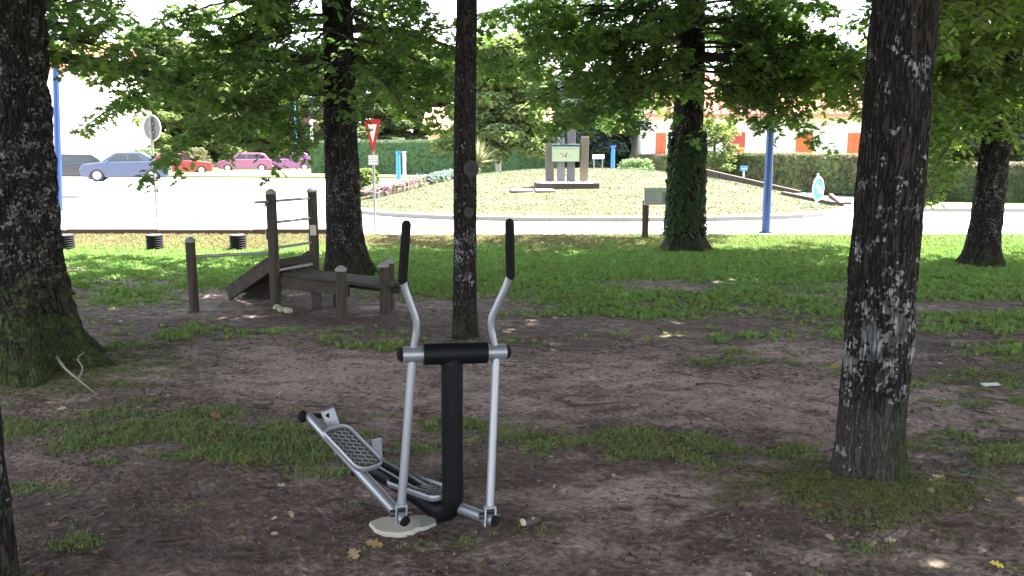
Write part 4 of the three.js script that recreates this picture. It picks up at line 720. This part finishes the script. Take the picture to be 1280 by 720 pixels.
hedge('long clipped hedge before the white house with orange shutters', V(at(868, 220, 42).x, 0, -42), V(at(1000, 220, 37).x, 0, -37), 1.0, 1.55, HT, 6500, 31);
hedge('taller end section of clipped hedge behind the arrow sign', V(at(1004, 220, 36.5).x, 0, -36.5), V(at(1130, 220, 33).x, 0, -33), 1.1, 1.52, HT, 5500, 32);
hedge('short clipped hedge at the house corner left of the ivy-wrapped oak', V(at(803, 200, 50).x, 0, -50), V(at(850, 200, 48).x, 0, -48), 1.0, 1.4, HT, 1800, 33);
hedge('dark clipped hedge along the street behind the kerb verge', V(at(1140, 240, 29.5).x, 0, -29.5), V(at(1330, 240, 28.2).x, 0, -28.2), 1.3, 1.28, [0.05, 0.08, 0.028], 8000, 34);
hedge('long dark green hedge behind the flower bed and yucca', V(at(395, 200, 62).x, 0, -62), V(at(705, 200, 54).x, 0, -54), 1.4, 2.3, [0.035, 0.075, 0.026], 9000, 35);
// houses
const plaster = mat([0.74, 0.70, 0.65], 0.9), roofM = mat([0.42, 0.17, 0.1], 0.85), shutterM = mat([0.5, 0.1, 0.035], 0.6), redShutter = mat([0.34, 0.045, 0.04], 0.6), glassM = mat([0.04, 0.05, 0.06], 0.12, { metalness: 0.1 }), frameM = mat([0.7, 0.68, 0.65], 0.7);
function house(label, x0, x1, z, depth, eave, ridge, openings, wallM = plaster, rM = roofM) {
  const w = x1 - x0, g = thing('house', label, 'house', V((x0 + x1) / 2, -0.1, z));
  part('wall', box(w, eave, depth, 0, eave / 2, -depth / 2), wallM, g);
  const sh = new THREE.Shape(); sh.moveTo(-0.6, eave - 0.12); sh.lineTo(depth / 2, ridge); sh.lineTo(depth + 0.6, eave - 0.12); sh.lineTo(depth + 0.6, eave + 0.06); sh.lineTo(depth / 2, ridge + 0.2); sh.lineTo(-0.6, eave + 0.06); sh.closePath();
  const roof = part('roof', new THREE.ExtrudeGeometry(sh, { depth: w + 1, bevelEnabled: false }).rotateY(Math.PI / 2).translate(-w / 2 - 0.5, 0.02, 0), rM, g);
  const gs = new THREE.Shape(); gs.moveTo(0.02, eave); gs.lineTo(depth / 2, ridge - 0.02); gs.lineTo(depth - 0.02, eave); gs.closePath(); part('gable', new THREE.ExtrudeGeometry(gs, { depth: w - 0.04, bevelEnabled: false }).rotateY(Math.PI / 2).translate(-w / 2 + 0.02, 0, 0), wallM, g);
  for (let i = 0; i < Math.floor((w + 1) / 0.5); i++) part('tile_row', new THREE.CylinderGeometry(0.1, 0.1, Math.hypot(depth / 2 + 0.6, ridge - eave + 0.12), 7).rotateX(-Math.PI / 2 + Math.atan2(ridge - eave + 0.12, depth / 2 + 0.6)).scale(1, 0.6, 1).translate(-w / 2 - 0.25 + i * 0.5, (ridge + eave) / 2 + 0.17, -(depth / 2 - 0.6) / 2), rM, roof);
  part('chimney', box(0.6, 1.2, 0.6, w * 0.2, ridge + 0.2, -depth / 2), wallM, roof);
  for (const [cx, y0, y1, ww, sm] of openings) {
    const x = cx - (x0 + x1) / 2, h = y1 - y0, win = part('window', box(ww, h, 0.06, x, y0 + h / 2, 0.01), frameM, g);
    for (const k of [-1, 1]) part('pane', box(ww / 2 - 0.08, h - 0.14, 0.03, x + k * ww / 4, y0 + h / 2, 0.035), glassM, win);
    part('sill', box(ww + 0.16, 0.07, 0.16, x, y0 - 0.06, 0.07), frameM, win);
    if (sm) for (const k of [-1, 1]) { const s = part('shutter', box(ww / 2 - 0.01, h + 0.02, 0.04, x + k * ww * 0.25, y0 + h / 2, 0.075), sm, g); for (let j = 0; j < 2; j++) part('batten', box(ww / 2 - 0.06, 0.09, 0.02, x + k * ww * 0.25, y0 + h * (0.25 + j * 0.5), 0.106), sm, s); }
  }
  return g;
}
const HX = px => at(px, 170, 50).x;
house('white bungalow with tiled roof and orange red shutters behind the clipped hedge', HX(812), HX(1180), -50, 9, 3.75, 6.3, [[HX(826), 1.35, 2.75, 0.6, shutterM], [HX(921), 1.45, 2.8, 0.95, redShutter], [HX(1005), 1.45, 2.75, 0.95, shutterM], [HX(1068), 1.35, 2.75, 0.8, shutterM]]);
const LX = px => at(px, 170, 62).x;
house('tall white house with red roof seen beside the thick mossy oak', LX(-60), LX(119), -62, 10, 7.4, 9.6, [[LX(104), 2.9, 3.7, 1.1, mat([0.42, 0.3, 0.3], 0.8)]]);
house('low house with pinkish roof among trees behind the parked cars', at(262, 170, 88).x, at(408, 170, 88).x, -88, 9, 4.4, 6.6, [[at(300, 170, 88).x, 1.4, 2.7, 1.2, null], [at(350, 170, 88).x, 1.4, 2.7, 1.2, null]], plaster, mat([0.5, 0.3, 0.24], 0.85));
house('ochre house with terracotta roof behind the long dark hedge', at(535, 170, 72).x, at(690, 170, 72).x, -72, 9, 3.4, 5.2, [[at(556, 170, 72).x, 1.3, 2.5, 1.1, null], [at(645, 170, 72).x, 1.3, 2.5, 1.1, null]], mat([0.5, 0.33, 0.22], 0.9), mat([0.45, 0.24, 0.15], 0.85));
// cars
function car(label, x, z, turn, paint, sedan = false, sc = 1) {
  const g = thing('parked_car', label, 'car', V(x, ROAD_Y + 0.006, z), null, turn); g.scale.setScalar(sc);
  const S = pts => { const s = new THREE.Shape(); pts.forEach(([a, b, c, d], i) => i ? (c !== undefined ? s.quadraticCurveTo(a, b, c, d) : s.lineTo(a, b)) : s.moveTo(a, b)); s.closePath(); return s; };
  const body = S([[-2.0, 0.3], [-2.08, 0.55], [-2.06, 0.75, -1.9, 0.82], [-1.1, 0.93], [1.85, 0.97], [2.05, 0.9, 2.06, 0.6], [2.04, 0.3], [1.72, 0.26], [1.62, 0.62, 1.3, 0.64], [0.98, 0.62, 0.9, 0.26], [-0.92, 0.24], [-1.0, 0.62, -1.32, 0.64], [-1.64, 0.62, -1.72, 0.27]]);
  const ex = (s, w, b) => new THREE.ExtrudeGeometry(s, { depth: w - 2 * b, bevelEnabled: true, bevelSize: b, bevelThickness: b, bevelSegments: 3, curveSegments: 8 }).translate(0, 0, -w / 2 + b);
  const pm = new THREE.MeshPhysicalMaterial({ color: lin(...paint), roughness: 0.35, metalness: 0.2, clearcoat: 0.8, clearcoatRoughness: 0.1 });
  part('body', ex(body, 1.68, 0.06), pm, g);
  const cab = sedan ? [[-1.15, 0.9], [-0.45, 1.42, -0.3, 1.42], [0.75, 1.42], [0.95, 1.4, 1.5, 0.94]] : [[-1.15, 0.9], [-0.45, 1.45, -0.3, 1.46], [1.3, 1.44], [1.6, 1.4, 1.85, 0.94]];
  const roof = part('cabin', ex(S(cab), 1.42, 0.07), pm, g), xr = sedan ? 0.62 : 1.15;
  for (const k of [-1, 1]) {
    const side = S([[-0.9, 0.97], [-0.42, 1.36], [0.12, 1.37], [0.12, 0.97]]), side2 = S([[0.2, 0.97], [0.2, 1.37], [xr, 1.36], [xr + 0.3, 0.98]]);
    for (const s of [side, side2]) part('side_window', new THREE.ExtrudeGeometry(s, { depth: 0.02, bevelEnabled: false }).translate(0, 0, k > 0 ? 0.705 : -0.725), glassM, g);
    part('headlight', rbox(0.16, 0.14, 0.36, 0.04, -1.99, 0.66, k * 0.6), mat([0.7, 0.72, 0.75], 0.2), g); part('tail_light', rbox(0.1, 0.24, 0.22, 0.03, 2.02, 0.74, k * 0.68), mat([0.5, 0.03, 0.03], 0.35), g); part('mirror', rbox(0.1, 0.12, 0.18, 0.03, -0.78, 1.0, k * 0.88), pm, g);
    for (const wx of [-1.32, 1.3]) { const wh = part('wheel', cyl(0.31, 0.31, 0.2, 24).rotateX(Math.PI / 2).translate(wx, 0.31, k * 0.74), mat([0.03, 0.03, 0.032], 0.85), g); part('rim', cyl(0.2, 0.2, 0.03, 18).rotateX(Math.PI / 2).translate(wx, 0.31, k * 0.838), mat([0.55, 0.55, 0.56], 0.35, { metalness: 0.4 }), wh); }
  }
  part('windscreen', beam(V(-1.10, 0.97, 0), V(-0.55, 1.385, 0), 1.24, 0.05), glassM, g);
  part('bumper', rbox(0.12, 0.2, 1.5, 0.05, -2.06, 0.42, 0), mat([0.05, 0.05, 0.06], 0.6), g); part('number_plate', box(0.012, 0.1, 0.5, -2.128, 0.45, 0), whiteM, g);
}
const carAt = (px, py) => { const p = ground(px, py, ROAD_Y); return [p.x, p.z]; };
car('dark estate car parked beside the white house', ...carAt(88, 224), 0.35, [0.008, 0.01, 0.016]);
car('silver blue saloon parked between the dark car and the red car', ...carAt(160, 226), 0.28, [0.035, 0.05, 0.11], true, 1.12);
car('red hatchback parked behind the silver blue saloon', ...carAt(226, 218), Math.PI + 0.5, [0.25, 0.012, 0.02]);
car('lilac car parked beyond the street, farther from the round sign', ...carAt(361, 213.5), 0.25, [0.22, 0.06, 0.2]);
car('pink hatchback parked beyond the street, between the red and lilac cars', ...carAt(307, 214.5), 0.25, [0.24, 0.06, 0.16]);
// slim posts in the distance
function slim(label, px, py0, py1, depth, r, m, name = 'slim_post') { const a = at(px, py1, depth), t = at(px, py0, depth), g = thing(name, label, 'post', V(a.x, ROAD_Y, a.z)), h = t.y - ROAD_Y; part('pole', cyl(r * 0.8, r, h, 10, 0, h / 2, 0), m, g); part('cap', cyl(r * 1.2, r * 1.2, 0.06, 10, 0, h, 0), m, g); return g; }
slim('tall white mast at the corner of the white house', 127, 120, 205, 56, 0.12, whiteM);
slim('slim blue mast behind the parked lilac car', 371, 128, 200, 74, 0.1, mat([0.05, 0.2, 0.45], 0.5));
slim('white post between the lilac car and the bench oak', 391, 150, 205, 66, 0.12, whiteM);
slim('short blue post on the far verge behind the flower bed', 498, 190, 213, 50, 0.14, mat([0.03, 0.2, 0.6], 0.5));
slim('leaning white post beside the short blue post', 506, 190, 222, 46, 0.1, whiteM);
slim('blue post behind the mound near the green netting', 766, 183, 206, 44, 0.12, mat([0.03, 0.15, 0.5], 0.5));
{ const a = at(748, 196, 45), g = thing('white_board', 'low white board on two posts behind the mound', 'board', V(a.x, ROAD_Y, a.z)); part('board', rbox(0.62, 0.22, 0.03, 0.01, 0, a.y + 0.1, 0), whiteM, g); for (const k of [-1, 1]) part('post', box(0.06, a.y + 0.1, 0.05, k * 0.22, (a.y + 0.1) / 2, -0.05), greyPost, g); }
// street trees and wood behind
const birch = mat([0.5, 0.47, 0.42], 0.9), BG = { bark: branchMat, seg: 20, rings: 24, leaf: sprayFar, scale: 1, size: 1.25, dens: 3.2, twigs: false, rough: 0.01, flare: 0.4, gap: -0.25, lowEl: -0.1 };
const far = (label, group, px, depth, r, H, cb, R, tone, sd, extra = {}) => tree('far' + sd, 'street_tree', label, group, { ...BG, seed: sd, at: V(at(px, 190, depth).x, -0.1, -depth), r, H, cb, R, tone, nL: 34, droop: 0.2, ...extra });
const LG = [0.1, 0.165, 0.03], MG = [0.06, 0.115, 0.024], DGn = [0.04, 0.09, 0.03];
far('pale-trunked young tree with light green crown behind the mound', null, 623, 47, 0.17, 7.5, 2.2, 2.9, LG, 1001, { bark: birch });
far('blue-green conifer-like tree behind the monument', null, 738, 56, 0.25, 6.5, 0.8, 2.6, [0.05, 0.1, 0.075], 1002);
far('bright green tree before the tiled roof left of the ivy-wrapped oak', null, 800, 60, 0.2, 6.0, 1.2, 2.6, LG, 1003);
far('small light green tree over the hedge end beside the blue lamp post', null, 893, 39, 0.1, 3.0, 1.1, 1.1, LG, 1004, { nL: 16, leaf: spray, dens: 1.1 });
far('tall light green tree behind the white house corner', null, 150, 72, 0.25, 9, 1.2, 4.2, LG, 1005);
const WOOD = 'trees behind the car park';
for (const [px, d, H, R, tone, sd] of [[205, 86, 13, 5.2, MG, 1010], [255, 80, 11, 4.6, LG, 1011], [310, 98, 14, 5.8, MG, 1012], [345, 84, 9, 3.6, LG, 1013], [400, 92, 12, 5, DGn, 1014], [455, 84, 12, 5, MG, 1015], [520, 90, 13, 5, LG, 1016], [575, 96, 12, 5, MG, 1017], [660, 88, 10, 4.6, MG, 1018], [705, 80, 8, 4, DGn, 1019]])
  far(tone === LG ? 'light green broad tree behind the car park and hedge' : tone === MG ? 'mid green broad tree in the row behind houses and car park' : 'dark green broad tree in the row behind houses and hedge', WOOD, px, d, 0.26, H, 1.4, R, tone, sd);
far('light green tree beside the house wall above the street hedge', null, 1165, 40, 0.16, 6, 1.4, 2.4, LG, 1030);
far('green tree behind the street hedge near the oak on the lawn', null, 1275, 38, 0.18, 7, 1.4, 2.8, MG, 1031);
{ // shrubs
  const shrub = (label, px, depth, r, h, tone, sd, y = 0) => { seed = sd; const c = at(px, 200, depth), g = thing('shrub', label, 'shrub', V(c.x, y - 0.1, -depth)), ms = [], cs = []; for (let i = 0; i < 700; i++) { const a = rr(0, 6.28), q = Math.sqrt(rnd()), e = rnd(); ms.push(M4(V(Math.cos(a) * q * r * (1 - 0.5 * e), e * h, Math.sin(a) * q * r * (1 - 0.5 * e)), eul(rr(-1, 1), rr(0, 6), rr(-1, 1)), rr(0.7, 1.3))); cs.push(leafTone(tone, 0.3)); } instanced('foliage', spray, leafMat, ms, cs, g); part('stem', cyl(0.03, 0.05, h * 0.6, 8, 0, h * 0.3, 0), branchMat, g); };
  shrub('round bright green shrub beside the flower bed', 455, 31.5, 0.75, 1.1, LG, 5);
  shrub('low green shrub behind the mound near the blue post', 795, 46, 1.4, 1.3, [0.12, 0.22, 0.08], 6);
  shrub('olive shrub at the car park edge behind the red car', 245, 66, 1.5, 1.9, [0.1, 0.12, 0.05], 7);
  shrub('green shrub behind the silver blue saloon', 175, 62, 1.6, 1.8, MG, 8); shrub('yellow-green shrub behind the lilac car', 362, 80, 1.3, 3.2, [0.28, 0.28, 0.05], 9);
}
renderer.render(scene, camera);
